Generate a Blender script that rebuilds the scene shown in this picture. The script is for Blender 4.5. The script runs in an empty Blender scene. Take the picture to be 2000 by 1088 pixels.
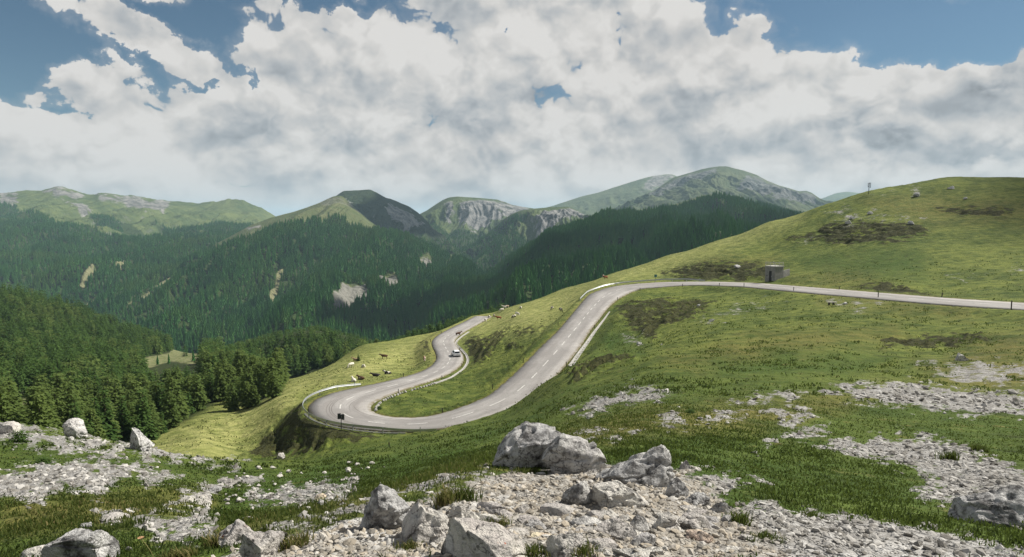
import bpy, bmesh, math, random
import numpy as np
from mathutils import Vector, Matrix

random.seed(7)
RNG = np.random.default_rng(11)
scn = bpy.context.scene
COL = scn.collection

# ------------------------------------------------------------------ camera
F = 1333.33                                  # focal length in photo pixels (24 mm on a 36 mm sensor, 2000 px wide)
PITCH = math.atan(114 / F)
CA, SA = math.cos(PITCH), math.sin(PITCH)
cam_d = bpy.data.cameras.new("camera")
cam_d.sensor_width = 36.0
cam_d.lens = 24.0
cam_d.clip_start = 0.1
cam_d.clip_end = 60000
cam = bpy.data.objects.new("camera", cam_d)
COL.objects.link(cam)
cam.location = (0, 0, 0)
cam.rotation_euler = (math.radians(90) - PITCH, 0, 0)
scn.camera = cam

# ------------------------------------------------------------------ light
SUN_AZ, SUN_EL = math.radians(67), math.radians(46)
sdir = Vector((math.sin(SUN_AZ) * math.cos(SUN_EL), math.cos(SUN_AZ) * math.cos(SUN_EL), math.sin(SUN_EL)))
sun_d = bpy.data.lights.new("sun", 'SUN')
sun_d.energy = 5.0
sun_d.angle = math.radians(0.6)
sun_d.color = (1.0, 0.95, 0.86)
sun = bpy.data.objects.new("sun", sun_d)
COL.objects.link(sun)
sun.rotation_euler = sdir.to_track_quat('Z', 'Y').to_euler()

scn.view_settings.view_transform = 'Standard'
scn.view_settings.look = 'None'
scn.view_settings.gamma = 1.0
scn.view_settings.exposure = 0.58
scn.cycles.use_denoising = True
scn.cycles.max_bounces = 6
scn.cycles.diffuse_bounces = 3
scn.cycles.glossy_bounces = 2
scn.cycles.transmission_bounces = 3
scn.cycles.transparent_max_bounces = 6
scn.cycles.sample_clamp_indirect = 4.0


# ------------------------------------------------------------------ node helper
class NT:
    def __init__(s, tree):
        s.t = tree
        s.t.nodes.clear()

    def put(s, sock, v):
        if isinstance(v, bpy.types.NodeSocket):
            s.t.links.new(v, sock)
        elif v is not None:
            if isinstance(v, (tuple, list)) and hasattr(sock, 'default_value'):
                n = len(sock.default_value)
                v = tuple(v) + (1.0,) * (n - len(v)) if n > len(v) else tuple(v)[:n]
            sock.default_value = v

    def n(s, typ, props=None, ins=None, out=0):
        nd = s.t.nodes.new(typ)
        for k, v in (props or {}).items():
            setattr(nd, k, v)
        for k, v in (ins or {}).items():
            s.put(nd.inputs[k], v)
        return nd.outputs[out] if out is not None else nd

    def m(s, op, a, b=None, c=None, clamp=False):
        nd = s.t.nodes.new('ShaderNodeMath')
        nd.operation = op
        nd.use_clamp = clamp
        s.put(nd.inputs[0], a)
        if b is not None: s.put(nd.inputs[1], b)
        if c is not None: s.put(nd.inputs[2], c)
        return nd.outputs[0]

    def mix(s, f, a, b, mode='MIX'):
        nd = s.t.nodes.new('ShaderNodeMix')
        nd.data_type = 'RGBA'
        nd.blend_type = mode
        nd.clamp_factor = True
        s.put(nd.inputs[0], f)
        s.put(nd.inputs[6], a)
        s.put(nd.inputs[7], b)
        return nd.outputs[2]

    def smooth(s, x, lo, hi, a=0.0, b=1.0):
        nd = s.t.nodes.new('ShaderNodeMapRange')
        nd.interpolation_type = 'SMOOTHSTEP'
        s.put(nd.inputs[0], x)
        s.put(nd.inputs[1], lo); s.put(nd.inputs[2], hi)
        s.put(nd.inputs[3], a); s.put(nd.inputs[4], b)
        return nd.outputs[0]

    def noise(s, vec, scale, detail=4.0, rough=0.55, dist=0.0, col=False, lac=2.0, dim='3D'):
        nd = s.t.nodes.new('ShaderNodeTexNoise')
        nd.noise_dimensions = dim
        nd.inputs['Scale'].default_value = scale
        nd.inputs['Detail'].default_value = detail
        nd.inputs['Roughness'].default_value = rough
        nd.inputs['Lacunarity'].default_value = lac
        nd.inputs['Distortion'].default_value = dist
        if vec is not None: s.t.links.new(vec, nd.inputs['Vector'])
        return nd.outputs[1 if col else 0]

    def voro(s, vec, scale, feature='F1', rnd=1.0):
        nd = s.t.nodes.new('ShaderNodeTexVoronoi')
        nd.feature = feature
        nd.inputs['Scale'].default_value = scale
        nd.inputs['Randomness'].default_value = rnd
        if vec is not None: s.t.links.new(vec, nd.inputs['Vector'])
        return nd

    def xyz(s, x, y, z):
        return s.n('ShaderNodeCombineXYZ', None, {0: x, 1: y, 2: z})

    def vm(s, op, a, b=None, sc=None):
        nd = s.t.nodes.new('ShaderNodeVectorMath')
        nd.operation = op
        s.put(nd.inputs[0], a)
        if b is not None: s.put(nd.inputs[1], b)
        if sc is not None: s.put(nd.inputs['Scale'], sc)
        return nd.outputs[0]

    def attr(s, name, typ='GEOMETRY', out='Fac'):
        nd = s.t.nodes.new('ShaderNodeAttribute')
        nd.attribute_name = name
        nd.attribute_type = typ
        return nd.outputs[out]

    def bump(s, h, strength=0.5, dist=0.1, nrm=None):
        nd = s.t.nodes.new('ShaderNodeBump')
        nd.inputs['Strength'].default_value = strength
        nd.inputs['Distance'].default_value = dist
        s.t.links.new(h, nd.inputs['Height'])
        if nrm is not None: s.t.links.new(nrm, nd.inputs['Normal'])
        return nd.outputs[0]


def mat(name):
    m = bpy.data.materials.new(name)
    m.use_nodes = True
    return m, NT(m.node_tree)


def finish(nt, col, rough=0.9, nrm=None, spec=0.2, metal=0.0, trans=None):
    b = nt.n('ShaderNodeBsdfPrincipled', None, {'Base Color': col, 'Roughness': rough, 'Metallic': metal}, None)
    b.inputs['Specular IOR Level'].default_value = spec
    if nrm is not None: nt.t.links.new(nrm, b.inputs['Normal'])
    sh = b.outputs[0]
    if trans is not None:
        tr = nt.n('ShaderNodeBsdfTranslucent', None, {'Color': trans})
        sh = nt.n('ShaderNodeMixShader', None, {0: 0.42, 1: sh, 2: tr})
    nt.n('ShaderNodeOutputMaterial', None, {0: sh}, None)


# ------------------------------------------------------------------ pixels and rays
def uv(px, py):
    px = np.asarray(px, float); py = np.asarray(py, float)
    xc = (px - 1000) / F; yc = (544 - py) / F
    y = CA + yc * SA; z = yc * CA - SA
    return xc / y, z / y

def P3(px, py, D):
    u, v = uv(px, py)
    return np.array([u * D, D, v * D])

def topix(X, Y, Z):
    yc_ = Y * CA - Z * SA
    zc_ = Y * SA + Z * CA
    yc_ = np.maximum(yc_, 1e-3)
    return 1000 + F * X / yc_, 544 - F * zc_ / yc_

def azel(px, py):
    u, v = uv(px, py)
    return float(np.arctan2(u, 1)), float(np.arctan2(v, np.hypot(u, 1)))

# ------------------------------------------------------------------ sky with clouds
world = bpy.data.worlds.new("World")
scn.world = world
world.use_nodes = True
w = NT(world.node_tree)
sky = w.n('ShaderNodeTexSky', {'sky_type': 'NISHITA', 'sun_disc': False, 'sun_elevation': SUN_EL, 'sun_rotation': SUN_AZ,
                               'altitude': 1800.0, 'air_density': 1.0, 'dust_density': 0.6, 'ozone_density': 1.6})
d = w.vm('NORMALIZE', w.n('ShaderNodeTexCoord', None, None, 0))
sx = w.n('ShaderNodeSeparateXYZ', None, {0: d}, None)
az0 = w.m('ARCTAN2', sx.outputs[0], sx.outputs[1])
el0 = w.m('MAXIMUM', w.m('ARCSINE', sx.outputs[2]), 0.0)

def sky_q(az, el):
    # flattens slowly towards the horizon, where the cloud decks are seen edge on
    return w.xyz(w.m('MULTIPLY', az, 2.3), w.m('MULTIPLY', w.m('POWER', w.m('ADD', el, 0.02), 0.85), 2.6), 0.0)

def blob(vec, px, py, rx, ry, rot=0.0):
    a, e = azel(px, py)
    mp = w.n('ShaderNodeMapping', {'vector_type': 'TEXTURE'}, {'Vector': vec, 'Location': (a, e, 0), 'Rotation': (0, 0, math.radians(rot)),
                                                             'Scale': (1.75 * rx / F, 1.75 * ry / F, 1)})
    g_ = w.n('ShaderNodeTexGradient', {'gradient_type': 'SPHERICAL'}, {0: mp}, 1)
    return w.m('MULTIPLY', g_, g_)

# warped sky directions: outlines of the openings are ragged
wn = w.n('ShaderNodeSeparateColor', None, {0: w.noise(sky_q(az0, el0), 7.0, 6.0, 0.6, col=True, dim='2D')}, None)
azw = w.m('ADD', az0, w.m('MULTIPLY', w.m('SUBTRACT', wn.outputs[0], 0.5), 0.10))
elw = w.m('ADD', el0, w.m('MULTIPLY', w.m('SUBTRACT', wn.outputs[1], 0.5), 0.07))
wv = w.xyz(azw, elw, 0.0)

HOLES = [  # px, py, rx, ry, rot, weight
    (-40, 60, 130, 110, 0, 1.3), (60, 95, 90, 60, 35, .9), (150, 100, 120, 20, -20, .6), (300, 130, 60, 22, -25, .95),
    (290, 12, 150, 26, -20, 1.05), (420, 30, 90, 40, -20, 1.0), (600, -8, 160, 22, 0, 1.1),
    (480, 165, 34, 38, 50, .75), (120, 218, 70, 16, -12, .6), (15, 135, 60, 30, 50, .6), (400, 178, 40, 12, -15, .55),
    (990, 62, 45, 18, 25, .6), (1560, -5, 170, 40, 0, 1.2), (1800, 35, 240, 55, 0, 1.3), (1900, 70, 160, 42, 0, 1.15),
    (2100, 60, 150, 60, 0, 1.2), (230, 92, 60, 14, -10, .5)]
GREYS = [(660, 150, 150, 45, -20, .9), (930, 230, 130, 40, -12, .8), (1030, 195, 60, 55, 0, 1.0), (1290, 80, 130, 45, 5, .6), (1050, 5, 200, 25, 0, .55),
         (1400, 185, 140, 30, 6, .75), (1740, 265, 170, 24, -12, 1.0), (1960, 300, 120, 18, 0, 1.2), (1960, 180, 70, 26, 0, .75), (500, 270, 90, 22, -8, .45),
         (1690, 310, 60, 12, 0, .6), (830, 255, 80, 20, 15, .5), (150, 315, 90, 16, -5, .4), (1380, 300, 180, 30, 0, .45), (1530, 100, 30, 26, 0, .5)]
hole = None
for (px, py, rx, ry, ro, wt) in HOLES:
    b_ = w.m('MULTIPLY', blob(wv, px, py, rx, ry, ro), 1.3 * wt)
    hole = b_ if hole is None else w.m('ADD', hole, b_)
# above the frame the sky is broken cloud
up = w.smooth(el0, 0.36, 0.60)
hole = w.m('ADD', hole, w.m('MULTIPLY', up, 0.62))
grey = None
for (px, py, rx, ry, ro, wt) in GREYS:
    b_ = w.m('MULTIPLY', blob(wv, px, py, rx, ry, ro), 1.3 * wt)
    grey = b_ if grey is None else w.m('ADD', grey, b_)

def cloud_noise(az, el, det, vdet, wob=True):
    q = sky_q(az, el)
    if wob:
        q = w.vm('ADD', q, w.vm('SCALE', w.vm('SUBTRACT', w.noise(q, 6.0, 3.0, 0.55, col=True, dim='2D'), (0.5, 0.5, 0.5)), None, 0.13))
    big = w.noise(q, 2.6, det, 0.55, dim='2D')
    v = w.voro(q, 4.6, 'F1')
    v.voronoi_dimensions = '2D'
    v.inputs['Detail'].default_value = vdet
    v.inputs['Roughness'].default_value = 0.5
    v.inputs['Lacunarity'].default_value = 2.4
    return w.m('ADD', w.m('MULTIPLY', big, 0.75), w.m('MULTIPLY', w.m('SUBTRACT', 0.72, v.outputs[0]), 0.36))

c0 = cloud_noise(az0, el0, 8.0, 3.0)
r0 = cloud_noise(az0, el0, 3.0, 2.0)
r1 = cloud_noise(w.m('ADD', az0, 0.012), w.m('ADD', el0, 0.022), 3.0, 2.0)
dens = w.m('SUBTRACT', w.m('ADD', c0, w.smooth(el0, 0.08, 0.24, 0.30, 0.185)), w.m('MULTIPLY', hole, 0.46))
cover = w.smooth(dens, 0.285, 0.345)
veil = w.smooth(dens, 0.10, 0.40, 0.0, 0.22)
cover = w.m('MAXIMUM', cover, veil)
lowf = w.smooth(el0, 0.0, 0.12, 0.55, 1.0)                # contrast dies away in the haze of distance
relief = w.m('MULTIPLY', w.m('MULTIPLY', w.m('ADD', w.m('SUBTRACT', r0, r1), w.m('MULTIPLY', w.m('SUBTRACT', c0, r0), 0.6)), 0.75), lowf)
thin = w.smooth(dens, 0.30, 0.60)
lum = w.m('ADD', 0.630, relief)
lum = w.m('SUBTRACT', lum, w.m('MULTIPLY', w.m('MULTIPLY', w.m('MINIMUM', grey, 1.15), w.smooth(c0, 0.35, 0.62, 0.45, 1.0)), 0.38))
lum = w.m('SUBTRACT', lum, w.m('MULTIPLY', w.smooth(w.noise(sky_q(az0, el0), 1.9, 5.0, 0.5, dim='2D'), 0.46, 0.66), w.m('MULTIPLY', thin, 0.10)))
lum = w.m('MAXIMUM', w.m('MINIMUM', lum, 0.670), 0.24)
shade = w.smooth(lum, 0.34, 0.62)
cloudcol = w.mix(shade, (0.93, 0.985, 1.045), (1.03, 1.0, 0.965))
cloudcol = w.vm('SCALE', cloudcol, None, w.m('MULTIPLY', lum, 0.71))
bg_sky = w.n('ShaderNodeBackground', None, {0: w.mix(1.0, sky, (0.78, 0.93, 0.90), 'MULTIPLY'), 1: 0.046})
bg_cl = w.n('ShaderNodeBackground', None, {0: cloudcol, 1: 1.0})
w.n('ShaderNodeOutputWorld', None, {0: w.n('ShaderNodeMixShader', None, {0: cover, 1: bg_sky, 2: bg_cl})}, None)
world.cycles.sampling_method = 'NONE'
world.cycles.sample_map_resolution = 512

# ------------------------------------------------------------------ numpy noise
_perm = np.random.default_rng(3).permutation(256).astype(np.int32)
_perm = np.concatenate([_perm, _perm, _perm])
_ang = np.random.default_rng(4).uniform(0, 2 * np.pi, 256)
_gx, _gy = np.cos(_ang).astype(np.float32), np.sin(_ang).astype(np.float32)

def perlin(x, y):
    x = np.asarray(x, np.float64); y = np.asarray(y, np.float64)
    xi = np.floor(x).astype(np.int64); yi = np.floor(y).astype(np.int64)
    xf = (x - xi).astype(np.float32); yf = (y - yi).astype(np.float32)
    xi &= 255; yi &= 255
    a = _perm[xi]; b = _perm[xi + 1]
    h00 = _perm[a + yi]; h01 = _perm[a + yi + 1]; h10 = _perm[b + yi]; h11 = _perm[b + yi + 1]
    u = xf * xf * xf * (xf * (xf * 6 - 15) + 10); v = yf * yf * yf * (yf * (yf * 6 - 15) + 10)
    n00 = _gx[h00] * xf + _gy[h00] * yf
    n10 = _gx[h10] * (xf - 1) + _gy[h10] * yf
    n01 = _gx[h01] * xf + _gy[h01] * (yf - 1)
    n11 = _gx[h11] * (xf - 1) + _gy[h11] * (yf - 1)
    return (n00 * (1 - u) + n10 * u) * (1 - v) + (n01 * (1 - u) + n11 * u) * v * 1.0

def fbm(x, y, oct=4, gain=0.5, lac=2.03, ridged=False):
    t = 0; a = 1.0; s = 0
    for i in range(oct):
        n = perlin(x + 17.3 * i, y - 9.1 * i)
        if ridged: n = 0.5 - np.abs(n) * 1.6
        t = t + a * n; s += a
        x = x * lac; y = y * lac; a *= gain
    return t / s

def sstep(x, lo, hi):
    t = np.clip((x - lo) / (hi - lo), 0, 1)
    return t * t * (3 - 2 * t)

def poly_sdf(px, py, poly):
    poly = np.asarray(poly, float)
    d2 = np.full(px.shape, 1e18); inside = np.zeros(px.shape, bool)
    n = len(poly)
    for i in range(n):
        ax, ay = poly[i]; bx, by = poly[(i + 1) % n]
        ex, ey = bx - ax, by - ay
        wx, wy = px - ax, py - ay
        t = np.clip((wx * ex + wy * ey) / (ex * ex + ey * ey + 1e-9), 0, 1)
        d2 = np.minimum(d2, (wx - ex * t) ** 2 + (wy - ey * t) ** 2)
        c = (ay > py) != (by > py)
        with np.errstate(divide='ignore', invalid='ignore'):
            xin = ax + (py - ay) / (by - ay) * ex
        inside ^= c & (px < xin)
    return np.where(inside, -1, 1) * np.sqrt(d2)

def poly_mask(px, py, polys, soft=12.0, r=None):
    out = np.zeros(px.shape, np.float32)
    for p in polys:
        a = np.asarray(p, float)
        bb = (px > a[:, 0].min() - soft) & (px < a[:, 0].max() + soft) & (py > a[:, 1].min() - soft) & (py < a[:, 1].max() + soft)
        if not bb.any(): continue
        sd = poly_sdf(px[bb], py[bb], a)
        out[bb] = np.maximum(out[bb], np.clip(0.5 - sd / (2 * soft), 0, 1))
    return out

# ------------------------------------------------------------------ objects helper
def grid_mesh(name, V, nr, nc, attrs=None, smooth=True):
    me = bpy.data.meshes.new(name)
    idx = np.arange(nr * nc, dtype=np.int32).reshape(nr, nc)
    q = np.stack([idx[:-1, :-1], idx[:-1, 1:], idx[1:, 1:], idx[1:, :-1]], -1).reshape(-1)
    nf = len(q) // 4
    me.vertices.add(nr * nc); me.loops.add(nf * 4); me.polygons.add(nf)
    me.vertices.foreach_set('co', np.ascontiguousarray(V, np.float32).reshape(-1))
    me.loops.foreach_set('vertex_index', q)
    me.polygons.foreach_set('loop_start', np.arange(0, nf * 4, 4, dtype=np.int32))
    me.polygons.foreach_set('use_smooth', np.full(nf, smooth))
    me.update(calc_edges=True)
    for k, a in (attrs or {}).items():
        at = me.attributes.new(k, 'FLOAT', 'POINT')
        at.data.foreach_set('value', np.ascontiguousarray(a, np.float32).reshape(-1))
    return me

def poly_me(name, V, Fc, smooth=False):
    """mesh from a vertex array and one array of equally sided faces"""
    V = np.ascontiguousarray(V, np.float32); Fc = np.ascontiguousarray(Fc, np.int32)
    k = Fc.shape[1]; nf = len(Fc)
    me = bpy.data.meshes.new(name)
    me.vertices.add(len(V)); me.loops.add(nf * k); me.polygons.add(nf)
    me.vertices.foreach_set('co', V.reshape(-1))
    me.loops.foreach_set('vertex_index', Fc.reshape(-1))
    me.polygons.foreach_set('loop_start', np.arange(0, nf * k, k, dtype=np.int32))
    me.polygons.foreach_set('use_smooth', np.full(nf, smooth))
    me.update(calc_edges=True)
    return me

def ob(name, me, m=None, parent=None, label=None, cat=None, group=None, kind=None, loc=None):
    o = bpy.data.objects.new(name, me)
    COL.objects.link(o)
    if m is not None and me is not None:
        me.materials.clear()
        me.materials.append(m)
    if parent is not None: o.parent = parent
    if label: o['label'] = label
    if cat: o['category'] = cat
    if group: o['group'] = group
    if kind: o['kind'] = kind
    if loc is not None: o.location = loc
    return o

# ------------------------------------------------------------------ road: its two edges traced, each with the height of the roadway
ROAD_A = [(2300, 612, -8.7), (2200, 605, -9.5), (2100, 598.5, -10.4), (2000, 592.5, -11.3), (1900, 586.5, -11.8), (1800, 580, -12.4), (1715, 573, -13.0), (1630, 566, -13.9), (1550, 559, -14.95),
    (1460, 551.5, -16.3), (1370, 548, -17.5), (1300, 549, -18.45), (1240, 552, -19.2), (1205, 555.5, -19.7), (1180, 561, -20.3), (1156, 572, -21.2), (1140, 588, -21.9),
    (1120, 612, -22.6), (1090, 648, -23.4), (1050, 686, -24.5), (1010, 726, -25.7), (970, 761, -26.6), (950, 776, -26.9), (920, 793, -27.5), (872, 809, -28.1), (832, 816, -28.5),
    (784, 817, -28.9), (744, 813, -29.1), (730, 809, -29.2), (723, 804, -29.3), (719, 799, -29.4), (719, 796, -29.5), (721, 791, -29.6), (728, 786, -29.8), (740, 779, -30.0),
    (760, 770, -30.2), (800, 757, -30.7), (848, 742, -31.5), (880, 728, -32.3), (900, 712, -33.1), (904, 699, -33.8), (898, 686, -34.3), (888, 674, -34.8), (884, 667, -35.1),
    (890, 659, -35.5), (908, 644, -36.2), (930, 632, -36.8), (955, 616, -37.6)]
ROAD_B = [(2300, 628, -8.8), (2200, 620, -9.6), (2100, 612, -10.5), (2000, 604.5, -11.4), (1900, 598.5, -12.0), (1800, 590.5, -12.6), (1715, 582.5, -13.3), (1630, 575.5, -14.3), (1550, 568.5, -15.5),
    (1460, 560.5, -17.0), (1370, 558.3, -18.4), (1300, 561.5, -19.4), (1250, 566, -20.1), (1222, 573, -20.5), (1205, 582, -21.0), (1186, 600, -21.7), (1169, 622, -22.3), (1150, 646, -22.8),
    (1132, 676, -23.6), (1110, 704, -24.6), (1085, 735, -25.6), (1052, 774, -26.6), (994, 799, -27.3), (931, 818, -27.9), (880, 836, -28.3), (848, 844, -28.6), (784, 845, -28.9),
    (713, 840, -29.1), (662, 834, -29.2), (624, 823, -29.3), (605, 812, -29.4), (598, 798, -29.5), (601, 788, -29.6), (615, 778, -29.8), (640, 769, -30.0), (680, 760, -30.2),
    (740, 748, -30.7), (785, 737, -31.5), (820, 727, -32.3), (846, 715, -33.1), (857, 698, -33.8), (852, 687, -34.3), (847, 675, -34.8), (846, 665, -35.1), (856, 655, -35.5),
    (881, 643, -36.2), (905, 632, -36.8), (934, 619, -37.6)]

def edge3(lst):
    a = np.array(lst, float)
    u, v = uv(a[:, 0], a[:, 1])
    y = a[:, 2] / v
    return np.stack([u * y, y, a[:, 2]], 1)

def resample(P, step):
    s = np.concatenate([[0], np.cumsum(np.linalg.norm(np.diff(P, axis=0), axis=1))])
    t = np.linspace(0, s[-1], max(2, int(s[-1] / step)))
    return np.stack([np.interp(t, s, P[:, k]) for k in range(P.shape[1])], 1)

def gsmooth(A, sig):
    r = int(3 * sig) + 1
    k = np.exp(-0.5 * (np.arange(-r, r + 1) / sig) ** 2); k /= k.sum()
    out = np.empty_like(A)
    for c in range(A.shape[1]):
        p = A[:, c]
        pad = np.concatenate([2 * p[0] - p[r:0:-1], p, 2 * p[-1] - p[-2:-r - 2:-1]])
        out[:, c] = np.convolve(pad, k, 'valid')
    return out

_A = gsmooth(resample(edge3(ROAD_A), 0.5), 4); _B = gsmooth(resample(edge3(ROAD_B), 0.5), 4)
_d2 = ((_A[:, None, :2] - _B[None, :, :2]) ** 2).sum(-1)
_pairs = [(i, int(j)) for i, j in enumerate(_d2.argmin(1))] + [(int(i), j) for j, i in enumerate(_d2.argmin(0))]
_pairs.sort(key=lambda t: t[0] / len(_A) + t[1] / len(_B))
_ia = np.maximum.accumulate([p[0] for p in _pairs]); _ib = np.maximum.accumulate([p[1] for p in _pairs])
_M = np.concatenate([(_A[_ia] + _B[_ib]) / 2, np.linalg.norm(_A[_ia, :2] - _B[_ib, :2], axis=1)[:, None] / 2, (_A[_ia, 2] - _B[_ib, 2])[:, None]], 1)
_M = _M[np.concatenate([[True], np.linalg.norm(np.diff(_M[:, :2], axis=0), axis=1) > 0.02])]
RC = gsmooth(resample(_M, 0.5), 5)              # road centre: x, y, z, half width, z(A) - z(B)
RC = resample(RC, 0.5)
RC[:, 3] = np.clip(RC[:, 3], 3.3, 5.2)
RT = np.gradient(RC[:, :2], axis=0); RT /= np.linalg.norm(RT, axis=1)[:, None]
RN = np.stack([RT[:, 1], -RT[:, 0]], 1)         # to the right of the direction of travel (towards edge A)
RL = np.concatenate([[0], np.cumsum(np.linalg.norm(np.diff(RC[:, :2], axis=0), axis=1))])
RC[:, 4] = np.clip(gsmooth(RC[:, 4:5], 25)[:, 0], -0.2, 0.75)

# ------------------------------------------------------------------ near terrain: photo column -> (py, distance) down the column
TCOL = {
 -300: [(1088, 6), (950, 16), (860, 38), (900, 60), (840, 120), (700, 300), (600, 500), (545, 640), (600, 800)],
 0: [(1088, 5.5), (1000, 9.5), (930, 17), (880, 27), (832, 42), (875, 60), (850, 100), (800, 150), (740, 220), (660, 380), (600, 500), (562, 620), (610, 800)],
 150: [(1088, 4.7), (1000, 8.5), (940, 15), (890, 26), (850, 41), (900, 62), (860, 100), (800, 160), (740, 240), (680, 380), (640, 500), (604, 620), (650, 800)],
 300: [(1088, 4.2), (1000, 7), (950, 13), (905, 25), (882, 42), (925, 65), (880, 97), (830, 130), (780, 190), (740, 260), (710, 360), (685, 480), (668, 560), (720, 760)],
 400: [(1088, 3.9), (1030, 5.4), (990, 10), (950, 18), (915, 33), (896, 43), (930, 62), (893, 84), (850, 107), (800, 140), (770, 180), (742, 230), (718, 300), (695, 400), (692, 500), (730, 760)],
 480: [(1088, 3.7), (1050, 4.4), (1010, 9), (960, 17), (920, 32), (905, 45), (915, 70), (892, 95), (850, 110), (800, 135), (770, 165), (748, 200), (735, 270), (715, 340), (688, 410), (720, 600)],
 550: [(1088, 3.6), (1040, 4.4), (1005, 9), (960, 18), (920, 32), (902, 48), (905, 72), (885, 95), (820, 110), (800, 114), (770, 137), (744, 178), (790, 240), (740, 330), (657, 430), (700, 620)],
 600: [(1088, 3.5), (1030, 4.4), (1005, 5.2), (985, 9), (950, 17), (925, 35), (910, 60), (893, 88), (770, 125), (750, 150), (732, 182), (775, 240), (720, 330), (648, 430), (690, 620)],
 700: [(1088, 3.4), (1030, 4.2), (1000, 4.7), (986, 5.2), (960, 9), (930, 18), (905, 38), (887, 65), (872, 84), (742, 138), (720, 155), (695, 185), (677, 217), (710, 280), (690, 380), (664, 430), (700, 620)],
 800: [(1088, 3.4), (1020, 4.3), (980, 4.9), (965, 5.5), (945, 9), (920, 18), (890, 40), (866, 72), (857, 84), (800, 101), (780, 112), (728, 150), (700, 182), (658, 235), (700, 320), (720, 620)],
 900: [(1088, 3.4), (1000, 4.4), (950, 5.2), (932, 5.8), (915, 9), (895, 17), (870, 36), (848, 66), (838, 80), (780, 113), (745, 130), (722, 141)],
 940: [(700, 150), (675, 172), (650, 205), (614, 278), (660, 345), (700, 620)],
 960: [(760, 120), (735, 128), (700, 145), (655, 195), (622, 245)],
 1000: [(1088, 3.4), (1000, 4.4), (950, 5.6), (915, 7), (900, 7.7), (885, 11), (865, 24), (835, 48), (815, 70), (806, 82), (690, 141), (650, 172), (620, 218), (599, 275), (650, 350), (700, 620)],
 1060: [(660, 143), (630, 175), (603, 222), (582, 280), (640, 360)],
 1100: [(1088, 3.4), (1000, 4.4), (950, 5.6), (915, 7), (880, 8.5), (860, 14), (835, 24), (800, 40), (772, 56), (748, 72), (730, 85), (722, 102), (612, 188), (592, 222), (566, 282), (640, 360), (700, 620)],
 1200: [(1088, 3.4), (1000, 4.4), (950, 5.6), (915, 7), (880, 8.7), (860, 11), (840, 15), (800, 27), (770, 40), (740, 55), (706, 74), (690, 104), (670, 117), (640, 134), (612, 152), (596, 168), (545, 228), (538, 255), (533, 280), (600, 360)],
 1300: [(1088, 3.4), (1000, 4.5), (950, 5.8), (915, 7.2), (880, 9.5), (850, 13), (820, 18), (790, 26), (760, 36), (720, 52), (690, 68), (670, 87), (660, 104), (640, 118), (610, 140), (590, 165), (575, 184), (535, 228), (515, 246), (500, 276), (560, 360), (640, 620)],
 1400: [(1088, 3.5), (1000, 4.8), (950, 6.3), (915, 8), (880, 11), (850, 14.5), (820, 19), (790, 26), (760, 35), (720, 50), (680, 68), (640, 90), (610, 122), (580, 160), (566, 182), (538, 205), (515, 213), (500, 230), (470, 270), (540, 360)],
 1500: [(1088, 3.5), (1000, 5), (950, 7), (900, 10), (850, 15.5), (810, 22), (780, 29), (740, 42), (700, 57), (650, 80), (610, 115), (580, 146), (548, 180), (530, 191), (500, 215), (470, 240), (437, 262), (520, 360), (640, 620)],
 1600: [(1088, 3.6), (1000, 5.3), (950, 7.5), (900, 11), (850, 16.5), (800, 25), (750, 38), (700, 56), (650, 76), (610, 101), (585, 124), (553, 157), (530, 173), (500, 195), (460, 220), (430, 240), (410, 254), (480, 360)],
 1700: [(1088, 3.7), (1000, 5.6), (950, 8), (900, 12), (850, 18), (800, 27), (750, 40), (700, 57), (650, 77), (610, 98), (565, 132), (540, 150), (500, 175), (450, 205), (410, 230), (381, 248), (450, 360), (640, 620)],
 1850: [(1088, 3.8), (1000, 6), (950, 8.7), (900, 13), (850, 19), (800, 28), (750, 40), (715, 50), (690, 61), (650, 75), (615, 90), (575, 117), (540, 138), (500, 160), (450, 188), (400, 218), (356, 240), (400, 330)],
 2000: [(1088, 3.9), (1000, 6.3), (950, 9.2), (900, 13.5), (850, 20), (800, 29), (750, 40), (700, 52), (660, 63), (625, 77), (575, 106), (540, 128), (500, 150), (450, 178), (400, 205), (357, 228), (400, 330), (600, 620)],
 2300: [(1088, 4.2), (1000, 7), (900, 14), (800, 28), (700, 48), (640, 60), (580, 90), (520, 125), (450, 160), (362, 220), (400, 330)],
}
KTH = 4.0
cp = []
for px, lst in TCOL.items():
    for py, D in lst:
        u, v = uv(px, py)
        cp.append((math.atan2(u * D, D), math.hypot(u * D, D), v * D))
for th in np.linspace(-1.25, 1.25, 9):
    for r, z in ((0.55, -1.60), (1.0, -1.60), (1.7, -1.60)):
        cp.append((th, r, z))
for i in range(0, len(RC), 14):
    x, y, z = RC[i, :3]
    cp.append((math.atan2(x, y), math.hypot(x, y), z))
cp = np.array(cp)
LR0 = np.log(0.5)
def to_s(th, r): return th * KTH, np.log(r)
cs0, cs1 = to_s(cp[:, 0], cp[:, 1])
cv = cp[:, 2] / (cp[:, 1] + 0.8)

def tps(d2): return 0.5 * d2 * np.log(d2 + 1e-9)
_n = len(cp)
_K = tps((cs0[:, None] - cs0) ** 2 + (cs1[:, None] - cs1) ** 2) + 2e-4 * np.eye(_n)
_Pm = np.stack([np.ones(_n), cs0, cs1], 1)
_S = np.block([[_K, _Pm], [_Pm.T, np.zeros((3, 3))]])
_w = np.linalg.solve(_S, np.concatenate([cv, np.zeros(3)]))

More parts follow.
